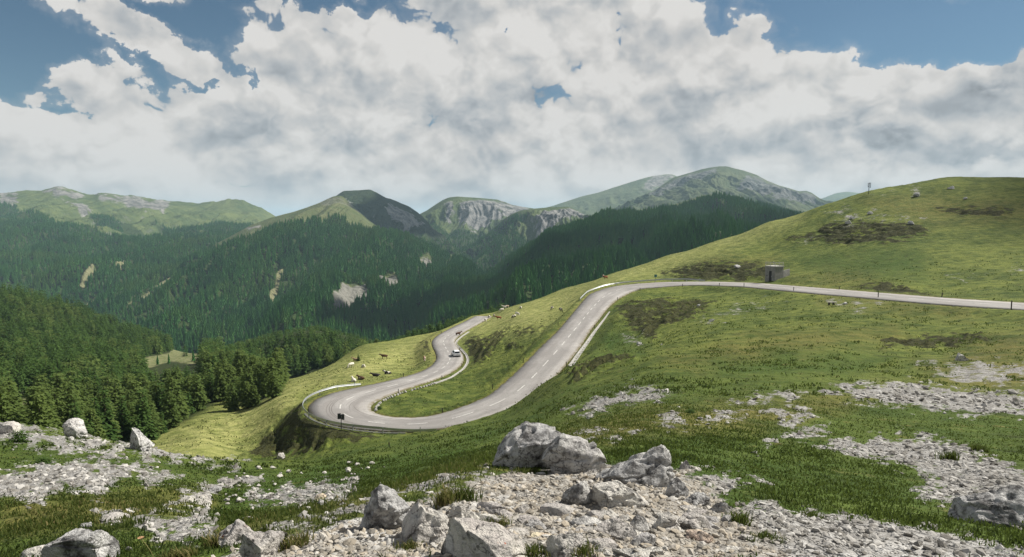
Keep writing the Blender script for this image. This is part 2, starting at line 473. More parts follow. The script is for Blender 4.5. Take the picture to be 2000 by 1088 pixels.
def base_z(th, r):
    a, b = to_s(th.reshape(-1), r.reshape(-1))
    out = np.empty(len(a))
    for i in range(0, len(a), 20000):
        s = slice(i, i + 20000)
        d2 = ((a[s, None] - cs0) ** 2 + (b[s, None] - cs1) ** 2).astype(np.float32)
        out[s] = (0.5 * d2 * np.log(d2 + np.float32(1e-9))) @ _w[:_n].astype(np.float32) + _w[_n] + _w[_n + 1] * a[s] + _w[_n + 2] * b[s]
    return (out * (r.reshape(-1) + 0.8)).reshape(r.shape)

TH = np.concatenate([np.radians(np.linspace(-62, -40.2, 50)), np.radians(np.linspace(-40, 40, 930)), np.radians(np.linspace(40.2, 62, 50))])
RR = np.concatenate([np.geomspace(0.8, 60, 370)[:-1], np.arange(60, 300, 0.45), np.geomspace(300, 900, 90)])
# interpolation is smooth: solve on every third ray and row, then fill in
def fine(a, k):
    i = np.unique(np.concatenate([np.arange(0, len(a), k), [len(a) - 1]]))
    return a[i]
thc, rrc = fine(TH, 4), fine(RR, 4)
TT, RG = np.meshgrid(thc, rrc)
Zc = base_z(TT, RG)
Zt = np.stack([np.interp(TH, thc, row) for row in Zc])
lr = np.log(RR); lrc = np.log(rrc)
j = np.clip(np.searchsorted(lrc, lr) - 1, 0, len(lrc) - 2)
t = ((lr - lrc[j]) / (lrc[j + 1] - lrc[j]))[:, None]
Zb = Zt[j] * (1 - t) + Zt[j + 1] * t
TT, RG = np.meshgrid(TH, RR)
X = np.sin(TT) * RG; Y = np.cos(TT) * RG
Zb = gsmooth(gsmooth(Zb, 2.0).T, 2.0).T

# masks, in photo pixels of the smooth ground
PX, PY = topix(X, Y, Zb)
crest_hidden = None
vis = Zb / RG
front = np.maximum.accumulate(np.vstack([np.full((1, vis.shape[1]), -9.0), vis[:-1]]), axis=0)
seen = vis > front - 0.004                       # facing ground, not the back of a crest

ROCK = [
 [(-120, 838), (0, 832), (60, 840), (170, 856), (290, 880), (400, 898), (482, 904), (470, 917), (380, 910), (300, 902), (200, 886), (120, 872), (60, 876), (-120, 866)],
 [(60, 872), (150, 868), (250, 890), (345, 893), (335, 905), (240, 902), (150, 895), (80, 890)],
 [(-200, 922), (0, 922), (60, 906), (180, 898), (300, 912), (352, 925), (340, 942), (300, 948), (255, 938), (215, 950), (195, 990), (165, 965), (120, 955), (80, 990), (55, 1000), (20, 975), (-200, 985)],
 [(330, 992), (350, 965), (400, 945), (440, 936), (520, 936), (500, 945), (450, 950), (420, 968), (370, 985)],
 [(180, 1010), (210, 1000), (250, 1008), (240, 1020), (190, 1022)],
 [(380, 1100), (470, 1072), (560, 1042), (640, 1028), (700, 1010), (830, 978), (880, 950), (960, 926), (1180, 905), (1335, 915), (1410, 965), (1450, 1000), (1490, 1040), (1560, 1100)],
 [(1330, 922), (1400, 925), (1490, 932), (1520, 943), (1440, 950), (1420, 962), (1340, 945)],
 [(1430, 968), (1520, 985), (1640, 1000), (1720, 1018), (1850, 1040), (2000, 1075), (2300, 1120), (1500, 1110)],
 [(1560, 872), (1640, 858), (1800, 850), (1900, 880), (2000, 915), (2200, 950), (2200, 1010), (2000, 990), (1900, 985), (1790, 975), (1770, 950), (1830, 940), (1720, 905), (1640, 890)],
 [(1480, 886), (1490, 868), (1540, 846), (1600, 830), (1620, 838), (1580, 852), (1510, 880)],
 [(1500, 806), (1560, 798), (1600, 822), (1560, 832), (1520, 828)],
 [(1590, 770), (1660, 755), (1720, 745), (1850, 752), (2000, 770), (2200, 780), (2200, 825), (2000, 815), (1900, 818), (1850, 808), (1740, 806), (1680, 790)],
 [(1285, 812), (1335, 810), (1340, 830), (1290, 840)], [(1360, 822), (1400, 812), (1480, 800), (1490, 806), (1400, 832)],
 [(1170, 858), (1230, 846), (1262, 832), (1255, 848), (1190, 868)], [(1290, 920), (1420, 905), (1330, 930)]]
ROCKW = [  # broken rock in turf, thinly covered
 [(1090, 800), (1150, 775), (1240, 752), (1300, 758), (1330, 775), (1250, 800), (1140, 815)],
 [(1420, 790), (1480, 765), (1580, 760), (1600, 775), (1500, 800)],
 [(1620, 418), (1660, 412), (1735, 402), (1720, 412), (1680, 425), (1625, 432)], [(1650, 440), (1700, 425), (1800, 420), (1805, 425), (1720, 440)],
 [(1770, 362), (1800, 360), (1800, 366), (1770, 366)], [(1780, 372), (1830, 371), (1830, 378), (1785, 378)], [(1700, 380), (1745, 374), (1745, 379), (1705, 384)],
 [(1820, 543), (1900, 535), (1925, 541), (1860, 546)], [(1955, 526), (2040, 526), (2040, 532), (1960, 532)], [(1550, 470), (1590, 462), (1590, 468), (1555, 474)],
 [(1620, 590), (1700, 588), (1725, 595), (1690, 605), (1640, 604)], [(1350, 628), (1420, 600), (1500, 590), (1540, 592), (1440, 612), (1380, 632)],
 [(1800, 715), (1900, 700), (2100, 720), (2100, 760), (1850, 750)], [(1750, 955), (1900, 990), (2000, 1030), (1900, 1020)],
 [(480, 1030), (620, 1000), (760, 960), (870, 925), (960, 905), (960, 925), (860, 955), (700, 1005), (560, 1045)],
 [(480, 950), (620, 940), (700, 930), (690, 990), (560, 1000), (470, 990)], [(250, 1000), (420, 990), (430, 1060), (300, 1070)],
 [(980, 880), (1180, 830), (1200, 850), (1000, 910)], [(1200, 655), (1260, 655), (1260, 670), (1220, 672)]]
EARTH_SHADE = [  # soil and hags; shade of scarps and road bank painted in too
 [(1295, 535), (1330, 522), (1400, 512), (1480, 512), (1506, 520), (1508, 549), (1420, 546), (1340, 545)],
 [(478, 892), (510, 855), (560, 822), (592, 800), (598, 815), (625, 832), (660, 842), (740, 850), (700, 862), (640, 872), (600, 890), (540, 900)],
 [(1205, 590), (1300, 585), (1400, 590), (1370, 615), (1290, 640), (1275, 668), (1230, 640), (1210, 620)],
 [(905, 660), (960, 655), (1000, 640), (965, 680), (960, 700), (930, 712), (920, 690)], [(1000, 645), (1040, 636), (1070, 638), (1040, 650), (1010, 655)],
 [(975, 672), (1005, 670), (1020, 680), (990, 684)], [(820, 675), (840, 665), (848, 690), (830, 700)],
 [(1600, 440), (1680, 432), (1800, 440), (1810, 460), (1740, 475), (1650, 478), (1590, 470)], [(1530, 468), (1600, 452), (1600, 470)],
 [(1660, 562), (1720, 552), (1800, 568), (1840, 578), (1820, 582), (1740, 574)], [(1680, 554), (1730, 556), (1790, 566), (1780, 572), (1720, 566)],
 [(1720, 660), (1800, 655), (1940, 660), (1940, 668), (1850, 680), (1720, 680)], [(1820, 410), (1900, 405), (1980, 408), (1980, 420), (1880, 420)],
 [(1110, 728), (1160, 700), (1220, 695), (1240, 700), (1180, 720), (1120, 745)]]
DRY = [  # brownish and straw coloured turf
 [(1800, 720), (1950, 660), (2300, 620), (2300, 760), (2000, 770), (1850, 760)], [(1300, 700), (1500, 655), (1750, 640), (1760, 660), (1500, 690), (1350, 720)],
 [(1380, 520), (1450, 505), (1520, 510), (1500, 520)], [(1550, 545), (1620, 535), (1700, 545), (1640, 560)], [(1000, 870), (1250, 800), (1600, 780), (1800, 740), (1800, 760), (1500, 840), (1250, 860), (1050, 900)],
 [(0, 985), (300, 960), (420, 960), (420, 985), (200, 1030), (0, 1050)], [(1600, 560), (1900, 600), (1900, 620), (1600, 590)], [(1700, 395), (1900, 390), (2100, 400), (2100, 430), (1800, 430)],
 [(850, 660), (846, 690), (815, 705), (830, 670)], [(420, 1030), (620, 990), (960, 890), (980, 905), (700, 1000), (480, 1060)]]
LUSH = [
 [(600, 905), (900, 850), (1100, 760), (1150, 740), (1050, 830), (850, 930), (620, 985), (420, 1000), (450, 960)], [(1180, 640), (1260, 660), (1250, 690), (1150, 710)],
 [(1550, 915), (1620, 890), (1700, 905), (1680, 920), (1580, 925)], [(1350, 700), (1600, 690), (1750, 700), (1650, 740), (1400, 740)], [(1560, 500), (1800, 495), (1800, 540), (1600, 530)]]
FOREST = [[(-700, 905), (-700, 520), (-300, 540), (0, 556), (150, 598), (300, 660), (345, 668), (430, 688), (480, 670), (540, 648), (620, 638), (700, 655), (760, 680), (760, 720), (690, 695), (600, 735), (553, 742), (552, 765),
            (500, 790), (440, 778), (370, 820), (330, 838), (270, 866), (190, 880), (0, 890)]]
TRACK = [[(270, 702), (330, 690), (345, 678), (395, 690), (380, 712), (335, 705), (290, 718)], [(10, 790), (60, 775), (80, 785), (30, 800)], [(160, 655), (190, 665), (195, 680), (180, 672)]]

band = (PY > 300) & (PY < 1500)
sn = seen.astype(np.float32)
jx = fbm(X * 1.0, Y * 1.0, 3); 
jit = 26 * fbm(PX / 60, PY / 20, 5)
jn = fbm(PX / 34 + 9, PY / 11, 5, 0.6)
mk_path0 = poly_mask(PX + jit, PY + jit * .5, [ROCK[5]], 12)
mk_rock = np.maximum(poly_mask(PX + jit, PY + jit * 0.5, ROCK, 22) + np.where(mk_path0 > .3, 0.6 * jn, 1.15 * jn - .10), 0.62 * poly_mask(PX + jit, PY + jit * .5, ROCKW, 18) + 0.8 * jn) * sn
mk_rock = np.clip(mk_rock, 0, 1) * (poly_mask(PX + jit, PY + jit * .5, ROCK + ROCKW, 26) > 0.02)
mk_path = poly_mask(PX + jit, PY + jit * .5, [ROCK[5]], 12)
mk_earth_shade = np.clip(poly_mask(PX + jit * .6, PY + jit * .25, EARTH_SHADE, 9) * (1 + 1.6 * fbm(PX / 26, PY / 6, 4)), 0, 1) * sn
mk_dry = poly_mask(PX + jit * 2, PY + jit, DRY, 22) * sn
mk_lush = poly_mask(PX + jit * 2, PY + jit, LUSH, 22) * sn
mk_lush = np.maximum(mk_lush, 0.6 * (1 - sstep(RG, 30, 75)) * (1 - mk_dry))
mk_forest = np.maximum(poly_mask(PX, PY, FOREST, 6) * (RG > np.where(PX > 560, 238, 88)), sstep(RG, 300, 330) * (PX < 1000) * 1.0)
mk_track = poly_mask(PX, PY, TRACK, 6) * (RG > 100)
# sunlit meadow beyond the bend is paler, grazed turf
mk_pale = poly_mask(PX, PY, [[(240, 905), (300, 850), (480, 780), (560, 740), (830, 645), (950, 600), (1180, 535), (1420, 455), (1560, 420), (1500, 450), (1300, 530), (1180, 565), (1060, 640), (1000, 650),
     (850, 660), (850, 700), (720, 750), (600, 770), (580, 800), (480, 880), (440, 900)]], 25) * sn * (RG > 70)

# relief
fade = 1 - sstep(RG, 320, 500)
Z = Zb.copy()
amp_far = sstep(RG, 8, 60)
Z += fade * amp_far * (0.55 * fbm(X / 16, Y / 16, 4) + 0.35 * fbm(X / 4.5, Y / 4.5, 3) * (0.4 + mk_earth_shade + mk_rock))
Z += fade * sstep(RG, 3, 14) * (0.22 * fbm(X / 3.2, Y / 3.2, 4) + 0.16 * (1 - mk_path) * np.abs(fbm(X / 1.1, Y / 1.1, 3)))
Z += (1 - sstep(RG, 25, 60)) * (0.05 * fbm(X / 0.7, Y / 0.7, 4) * (1 + mk_rock) + mk_rock * 0.035 * fbm(X / 0.16, Y / 0.16, 3))
# broken ground: steps and hags on the darker scarps, ledges in the rock patches
st = (Zb + 0.9 * fbm(X / 6, Y / 6, 3)) / 1.15
saw = st - np.floor(st)
Z += mk_earth_shade * fade * (0.85 * (np.where(saw < 0.8, saw / 0.8, (1 - saw) / 0.2) - 0.5) + 1.0 * fbm(X / 2.6, Y / 2.6, 4, ridged=True))
Z += mk_rock * sstep(RG, 12, 40) * fade * 0.5 * fbm(X / 1.8, Y / 1.8, 4, ridged=True)
# cattle steps on the steeper turf
st = (Zb + 0.5 * fbm(X / 9, Y / 9, 3)) / 0.55
saw = st - np.floor(st)
Z += fade * sstep(RG, 60, 90) * 0.09 * (1 - .6 * mk_pale) * (saw - 0.5) * (0.35 + sstep(fbm(X / 20, Y / 20, 2), -.1, .2))
# road bed
near = np.zeros(X.shape, bool)
bx = (RG > 55) & (RG < 300) & (X > -45) & (X < 85) & (Y > 55)
ii = np.where(bx)
qx = X[ii].astype(np.float32); qy = Y[ii].astype(np.float32)
best = np.full(len(qx), 1e9, np.float32); bi = np.zeros(len(qx), np.int32)
rs = RC[::3]
for k in range(0, len(qx), 40000):
    s = slice(k, k + 40000)
    dd = (qx[s, None] - rs[:, 0].astype(np.float32)) ** 2 + (qy[s, None] - rs[:, 1].astype(np.float32)) ** 2
    a = dd.argmin(1)
    bi[s] = a; best[s] = np.sqrt(dd[np.arange(len(a)), a])
RCi = np.minimum(bi * 3, len(RC) - 1)
lat = (qx - RC[RCi, 0]) * RN[RCi, 0] + (qy - RC[RCi, 1]) * RN[RCi, 1]
hw = RC[RCi, 3]
zr = RC[RCi, 2] + np.clip(lat / (2 * hw), -0.6, 0.6) * RC[RCi, 4]
latd = np.maximum(np.abs(lat), best)
wgt = 1 - sstep(latd, hw + 0.7, hw + 5.5)
verge = np.where(latd < hw + 0.25, zr - 0.22, zr - 0.03)
sinkz = Z[ii] * (1 - wgt) + verge * wgt
Z[ii] = sinkz
mk_earth_shade[ii] *= (1 - sstep(hw + 1.5 - latd, 0, 1.0))
rv = np.zeros(X.shape, np.float32); rv[ii] = 1 - sstep(latd, hw + 0.2, hw + 1.1)
mk_dry = np.maximum(mk_dry, rv)

dirt = np.clip(mk_path, 0, 1)
GV = np.stack([X, Y, Z], -1)

def ground_h(x, y):
    """terrain height under (x, y)"""
    x = np.atleast_1d(np.asarray(x, float)); y = np.atleast_1d(np.asarray(y, float))
    th = np.arctan2(x, y); r = np.hypot(x, y)
    ti = np.clip(np.searchsorted(TH, th) - 1, 0, len(TH) - 2); ri = np.clip(np.searchsorted(RR, r) - 1, 0, len(RR) - 2)
    a = np.clip((th - TH[ti]) / (TH[ti + 1] - TH[ti]), 0, 1); b = np.clip((r - RR[ri]) / (RR[ri + 1] - RR[ri]), 0, 1)
    return (Z[ri, ti] * (1 - a) + Z[ri, ti + 1] * a) * (1 - b) + (Z[ri + 1, ti] * (1 - a) + Z[ri + 1, ti + 1] * a) * b

def samp(A, x, y):
    th = np.arctan2(x, y); r = np.hypot(x, y)
    ti = np.clip(np.searchsorted(TH, th), 0, len(TH) - 1); ri = np.clip(np.searchsorted(RR, r), 0, len(RR) - 1)
    return A[ri, ti]

def hit(px, py, rmin=0.0):
    """where the sight line through a photo pixel meets the terrain"""
    u, v = uv(px, py)
    th = math.atan2(u, 1); k = v / math.hypot(u, 1)
    ti = int(np.clip(np.searchsorted(TH, th), 0, len(TH) - 1))
    e = Z[:, ti] / RR - k
    e = np.where(RR < rmin, -9, e)
    c = np.where(e > 0)[0]
    if len(c) == 0: i = int(np.argmax(e)); r = RR[i]
    else:
        i = c[0]
        if i == 0 or e[i - 1] < -5: r = RR[i]
        else: r = RR[i - 1] + (RR[i] - RR[i - 1]) * (-e[i - 1]) / (e[i] - e[i - 1] + 1e-9)
    x, y = r * math.sin(th), r * math.cos(th)
    return np.array([x, y, float(ground_h(x, y)[0])])

# ------------------------------------------------------------------ ground material
def ground_material():
    m, n = mat("meadow_ground")
    P = n.n('ShaderNodeNewGeometry', None, None, 0)
    rock, earth_shade, dry, lush, path, pale, forest, track = [n.attr(k) for k in ('rock', 'earth_shade', 'dry', 'lush', 'path', 'pale', 'forest', 'track')]
    big = n.noise(P, 0.06, 4, 0.6); mid = n.noise(P, 0.45, 5, 0.6); fine_ = n.noise(P, 3.5, 5, 0.65); mic = n.noise(P, 22, 4, 0.6)
    # turf
    t1 = n.m('ADD', n.m('MULTIPLY', big, 0.45), n.m('MULTIPLY', mid, 0.55))
    g = n.mix(n.smooth(t1, 0.36, 0.64), (0.044, 0.072, 0.012), (0.160, 0.188, 0.040))
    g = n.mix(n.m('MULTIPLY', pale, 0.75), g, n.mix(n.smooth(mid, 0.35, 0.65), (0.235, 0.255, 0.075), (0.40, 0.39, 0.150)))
    g = n.mix(n.m('MULTIPLY', lush, n.smooth(mid, 0.3, 0.6, .4, .9)), g, (0.040, 0.082, 0.013))
    g = n.mix(n.m('MULTIPLY', dry, n.smooth(mid, 0.30, 0.62, 0.08, 0.65)), g, n.mix(fine_, (0.085, 0.062, 0.020), (0.20, 0.165, 0.055)))
    g = n.mix(n.smooth(fine_, 0.50, 0.74, 0, .55), g, (0.030, 0.046, 0.009))
    g = n.mix(n.smooth(n.noise(P, 1.3, 6, 0.7), 0.56, 0.70, 0, .6), g, (0.19, 0.165, 0.055))
    g = n.mix(n.m('MULTIPLY', n.smooth(mic, 0.55, 0.75), 0.35), g, (0.24, 0.23, 0.09))
    strk = n.noise(n.vm('MULTIPLY', P, (0.55, 0.55, 2.6)), 1.0, 6, 0.68)
    g = n.mix(n.smooth(strk, 0.54, 0.68, 0, .6), g, (0.026, 0.034, 0.009))  # small shadows in the turf painted as dark streaks
    g = n.mix(n.smooth(n.noise(P, 0.22, 5, 0.62), 0.52, 0.68, 0, .4), g, (0.048, 0.072, 0.015))
    # heather and peat on the scarps, with scarp shade painted into the dark tones
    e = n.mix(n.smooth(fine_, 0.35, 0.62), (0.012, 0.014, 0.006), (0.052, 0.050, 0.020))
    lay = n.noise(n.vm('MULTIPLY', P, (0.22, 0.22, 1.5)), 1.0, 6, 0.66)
    ef = n.smooth(n.m('ADD', earth_shade, n.m('ADD', n.m('MULTIPLY', n.m('SUBTRACT', n.noise(P, 0.7, 6, 0.68), 0.5), 1.3), n.m('MULTIPLY', n.m('SUBTRACT', lay, 0.5), 2.6))), 0.48, 0.78)
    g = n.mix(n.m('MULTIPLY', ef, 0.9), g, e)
    # limestone rubble
    v1 = n.voro(P, 9.0); v2 = n.voro(P, 2.1)
    stone = n.mix(n.smooth(v1.outputs[0], 0.10, 0.55), (0.40, 0.39, 0.37), (0.19, 0.18, 0.165))
    stone = n.mix(n.m('MULTIPLY', n.n('ShaderNodeSeparateColor', None, {0: v2.outputs[1]}), 0.45), stone, (0.36, 0.355, 0.35))
    tan = n.mix(n.smooth(mic, 0.35, 0.65), (0.40, 0.365, 0.31), (0.20, 0.178, 0.145))
    stone = n.mix(n.m('MULTIPLY', path, n.smooth(fine_, .35, .6, .25, .75)), stone, tan)
    stone = n.mix(n.smooth(n.noise(P, 0.9, 6, 0.7), 0.50, 0.66, 0, .7), stone, (0.50, 0.49, 0.475))
    rn = n.m('ADD', n.m('ADD', n.m('MULTIPLY', n.noise(P, 0.55, 7, 0.68), 0.75), n.m('MULTIPLY', n.m('SUBTRACT', n.noise(n.vm('MULTIPLY', P, (0.6, 1.0, 1.0)), 1.7, 5, 0.7), .3), 0.5)), n.m('MULTIPLY', n.noise(P, 4.2, 5, 0.7), 0.55))
    rf = n.smooth(n.m('ADD', rock, n.m('SUBTRACT', n.m('MULTIPLY', rn, 1.5), 1.125)), 0.44, 0.62)
    c = n.mix(rf, g, stone)
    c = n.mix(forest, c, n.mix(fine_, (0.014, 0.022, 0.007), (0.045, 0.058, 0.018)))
    c = n.mix(n.smooth(n.m('ADD', track, n.m('MULTIPLY', n.m('SUBTRACT', mid, .5), .7)), .35, .6), c, n.mix(n.smooth(mid, .4, .6), (0.085, 0.115, 0.032), (0.215, 0.205, 0.11)))
    h = n.m('ADD', n.m('MULTIPLY', fine_, 0.7), n.m('MULTIPLY', mic, 0.25))
    h = n.m('ADD', h, n.m('MULTIPLY', n.m('MULTIPLY', v1.outputs[0], rf), -0.6))
    nrm = n.bump(h, 0.65, 0.12)
    nrm = n.bump(n.noise(P, 1.1, 6, 0.68), 0.8, 0.7, nrm)
    finish(n, c, 0.95, nrm, 0.12)
    return m

M_GROUND = ground_material()
me = grid_mesh("terrain", GV, len(RR), len(TH), dict(rock=mk_rock, earth_shade=mk_earth_shade, dry=mk_dry, lush=mk_lush, path=mk_path, pale=mk_pale, forest=mk_forest, track=mk_track))
ob("terrain", me, M_GROUND, kind='structure')

# ------------------------------------------------------------------ road surface and its paint
def strip(center, nrm, o0, o1, z0):
    pass

def road_pt(i, lat, dz=0.0):
    x, y, z, h, b = RC[i]
    return (x + RN[i, 0] * lat, y + RN[i, 1] * lat, z + lat / (2 * h) * b + dz)

mr, n = mat("asphalt")
P = n.n('ShaderNodeNewGeometry', None, None, 0)
uvn = n.attr('lat'); lon = n.attr('lon')
tc = n.xyz(n.m('MULTIPLY', uvn, 1.3), n.m('MULTIPLY', lon, 0.05), 0.0)
wear = n.noise(tc, 1.6, 4, 0.6)
c = n.mix(n.smooth(wear, 0.35, 0.65), (0.245, 0.233, 0.222), (0.335, 0.320, 0.305))
c = n.mix(n.smooth(n.noise(P, 0.12, 4, 0.6), 0.4, 0.65, 0, .5), c, (0.225, 0.212, 0.20))
c = n.mix(n.smooth(n.noise(P, 9, 4, 0.7), 0.35, 0.7, 0, .3), c, (0.15, 0.14, 0.13))
lane = n.m('ABSOLUTE', n.m('SUBTRACT', n.m('ABSOLUTE', uvn), 0.48))
c = n.mix(n.m('MULTIPLY', n.smooth(lane, 0.0, 0.22, 1.0, 0.0), n.smooth(n.noise(n.xyz(uvn, n.m('MULTIPLY', lon, 0.06), 0.0), 1.2, 4, .6), .35, .65, .05, .45)), c, (0.17, 0.155, 0.145))
ck = n.m('ABSOLUTE', n.m('SUBTRACT', n.noise(P, 0.35, 6, 0.62), 0.5))
c = n.mix(n.smooth(ck, 0.0, 0.006, 0.55, 0.0), c, (0.08, 0.075, 0.07))
pt_ = n.voro(n.xyz(n.m('MULTIPLY', uvn, 1.0), n.m('MULTIPLY', lon, 0.11), 0.0), 1.0)
c = n.mix(n.smooth(n.n('ShaderNodeSeparateColor', None, {0: pt_.outputs[1]}), .70, .74, 0, .32), c, (0.19, 0.178, 0.168))
c = n.mix(n.m('MULTIPLY', n.smooth(n.m('ABSOLUTE', uvn), 0.84, 1.0), n.smooth(n.noise(P, 1.5, 4), 0.35, .55)), c, (0.15, 0.13, 0.085))
finish(n, c, 0.85, n.bump(n.noise(P, 30, 3), 0.3, 0.02), 0.3)
W5 = np.array([-1, -0.5, 0, 0.5, 1])
rv_, ra, rl = [], [], []
for i in range(len(RC)):
    hw_ = RC[i, 3] + 0.10 * math.sin(i * 0.9) * math.sin(i * 0.13)
    rv_.append([(RC[i, 0] + RN[i, 0] * hw_ * -1.0, RC[i, 1] + RN[i, 1] * hw_ * -1.0, road_pt(i, -hw_)[2] - 0.3)] + [road_pt(i, hw_ * k) for k in W5]
               + [(RC[i, 0] + RN[i, 0] * hw_, RC[i, 1] + RN[i, 1] * hw_, road_pt(i, hw_)[2] - 0.3)])
    ra.append([-1.05] + list(W5) + [1.05]); rl.append([RL[i]] * 7)
road = ob("road", grid_mesh("road", np.array(rv_), len(RC), 7, dict(lat=ra, lon=rl)), mr, kind='structure')

mw, n = mat("road_paint")
P = n.n('ShaderNodeNewGeometry', None, None, 0)
finish(n, n.mix(n.smooth(n.noise(P, 6, 4, 0.7), 0.42, 0.6), (0.62, 0.61, 0.58), (0.36, 0.34, 0.32)), 0.7)
vv, ff = [], []
def dash(s0, s1, lat, wd, dz):
    i0, i1 = int(np.searchsorted(RL, s0)), int(np.searchsorted(RL, s1))
    for i in range(i0, min(i1, len(RC) - 1)):
        k = len(vv)
        vv.extend([road_pt(i, lat - wd, dz), road_pt(i, lat + wd, dz), road_pt(i + 1, lat + wd, dz), road_pt(i + 1, lat - wd, dz)])
        ff.append((k, k + 1, k + 2, k + 3))
s = 14.0
while s < RL[-1] - 40:
    dash(s, s + 3.2, 0.0, 0.09, 0.012)
    s += 6.6
ob("road_marking", poly_me("road_marking", vv, ff), mw, kind='structure')
# tyre marks round the bend
mt, n = mat("tyre_rubber_on_asphalt")
finish(n, (0.13, 0.118, 0.11), 0.8)
vv, ff = [], []
for (s0, s1, la, wd) in ((283, 325, -2.1, .05), (286, 322, -1.75, .06), (290, 318, -2.5, .04), (300, 335, 0.9, .05), (295, 330, 1.25, .05), (305, 322, -3.0, .04), (280, 300, 2.0, .05)):
    i0, i1 = int(np.searchsorted(RL, s0)), int(np.searchsorted(RL, s1))
    for i in range(i0, i1):
        f0 = (i - i0) / (i1 - i0)
        la_ = la + 0.5 * math.sin(f0 * 3)
        k = len(vv)
        wd_ = wd * math.sin(math.pi * min(max(f0, .03), .97)) ** 0.4
        f1 = (i + 1 - i0) / (i1 - i0)
        lb_ = la + 0.5 * math.sin(f1 * 3)
        vv.extend([road_pt(i, la_ - wd_, .006), road_pt(i, la_ + wd_, .006), road_pt(i + 1, lb_ + wd_, .006), road_pt(i + 1, lb_ - wd_, .006)])
        ff.append((k, k + 1, k + 2, k + 3))
ob("tyre_marks", poly_me("tyre_marks", vv, ff), mt, kind='structure')
# ------------------------------------------------------------------ far mountains: contour lines lofted from ridge to foot
def loft(name, rows, x0, x1, nc, nr, noise_amp, gully, ridge_amp=0.25, sm=1.2, back=900, drop=500, seed=0.0, polys=None, wl=160.0, shift=(0, 0)):
    """rows: list of ([(px,py)...], distance or [(px,D)...]) from ridge to foot"""
    pxs = np.linspace(x0, x1, nc)
    R = []
    for pts, Dd in rows:
        a = np.array(pts, float)
        py = np.interp(pxs, a[:, 0], a[:, 1])
        if isinstance(Dd, (int, float)): D = np.full(nc, float(Dd))
        else:
            b = np.array(Dd, float); D = np.interp(pxs, b[:, 0], b[:, 1])
        py = gsmooth(py[:, None], sm if len(R) == 0 else 12)[:, 0]; D = gsmooth(D[:, None], 14)[:, 0]
        R.append(np.stack([py, np.log(D)], 1))
    R = np.array(R)                                    # rows x cols x 2
    k = len(R)
    t = np.linspace(0, k - 1, nr)
    i = np.clip(t.astype(int), 0, k - 2); f = (t - i)[:, None, None]
    m = np.gradient(R, axis=0)
    h00, h10, h01, h11 = 2 * f**3 - 3 * f**2 + 1, f**3 - 2 * f**2 + f, -2 * f**3 + 3 * f**2, f**3 - f**2
    S = h00 * R[i] + h10 * m[i] + h01 * R[i + 1] + h11 * m[i + 1]
    PYs, D = S[..., 0], np.exp(S[..., 1])
    PXs = np.broadcast_to(pxs, PYs.shape)
    u, v = uv(PXs, PYs)
    Xf, Yf, Zf = u * D, D, v * D
    tt = np.broadcast_to((t / (k - 1))[:, None], PYs.shape)
    env = sstep(tt, 0.0, 0.38) * (1 - 0.7 * sstep(tt, 0.85, 1.0)) + ridge_amp * (1 - sstep(tt, 0, 0.1))
    wx = Xf + 60 * fbm(Xf / 300 + seed, Yf / 300, 3)
    gl = fbm(wx / wl + seed, tt * 1.1 + seed + 0.25 * fbm(Xf / 250, Yf / 250 + 7, 2), 5, 0.55, ridged=True)
    nz = fbm(Xf / (wl * 1.6) + seed, Yf / (wl * 1.6), 6, 0.52)
    dz = env * (gully * gl + noise_amp * nz)
    Zf = Zf + dz
    Yf = Yf - 0.6 * dz * env
    # the far side of the ridge
    nb = 4
    ub = np.linspace(1, 0, nb + 1)[:-1]
    Xb = np.stack([Xf[0] * (1 + b * back / D[0]) for b in ub]); Yb = np.stack([Yf[0] * (1 + b * back / D[0]) for b in ub]); Zbk = np.stack([Zf[0] - drop * b for b in ub])
    GX, GY, GZ = np.vstack([Xb, Xf]), np.vstack([Yb, Yf]), np.vstack([Zbk, Zf])
    pad = lambda A: np.vstack([np.repeat(A[:1], nb, 0), A])
    at = {}
    jx = 10 * fbm(PXs / 22 + seed, PYs / 12, 4); jy = 7 * fbm(PXs / 20 + 5, PYs / 12 + seed, 4)
    for kk, pl in (polys or {}).items():
        j_ = 0.15 if kk == 'track' else 1.0
        at[kk] = pad(poly_mask(PXs + jx * j_, PYs + jy * j_, pl, 3 if kk == 'track' else 7))
    at['gul'] = pad(gl)
    me = grid_mesh(name, np.stack([GX, GY, GZ], -1), nr + nb, nc, at)
    return me, dict(X=Xf, Y=Yf, Z=Zf, PX=PXs, PY=PYs, t=tt, gul=gl)

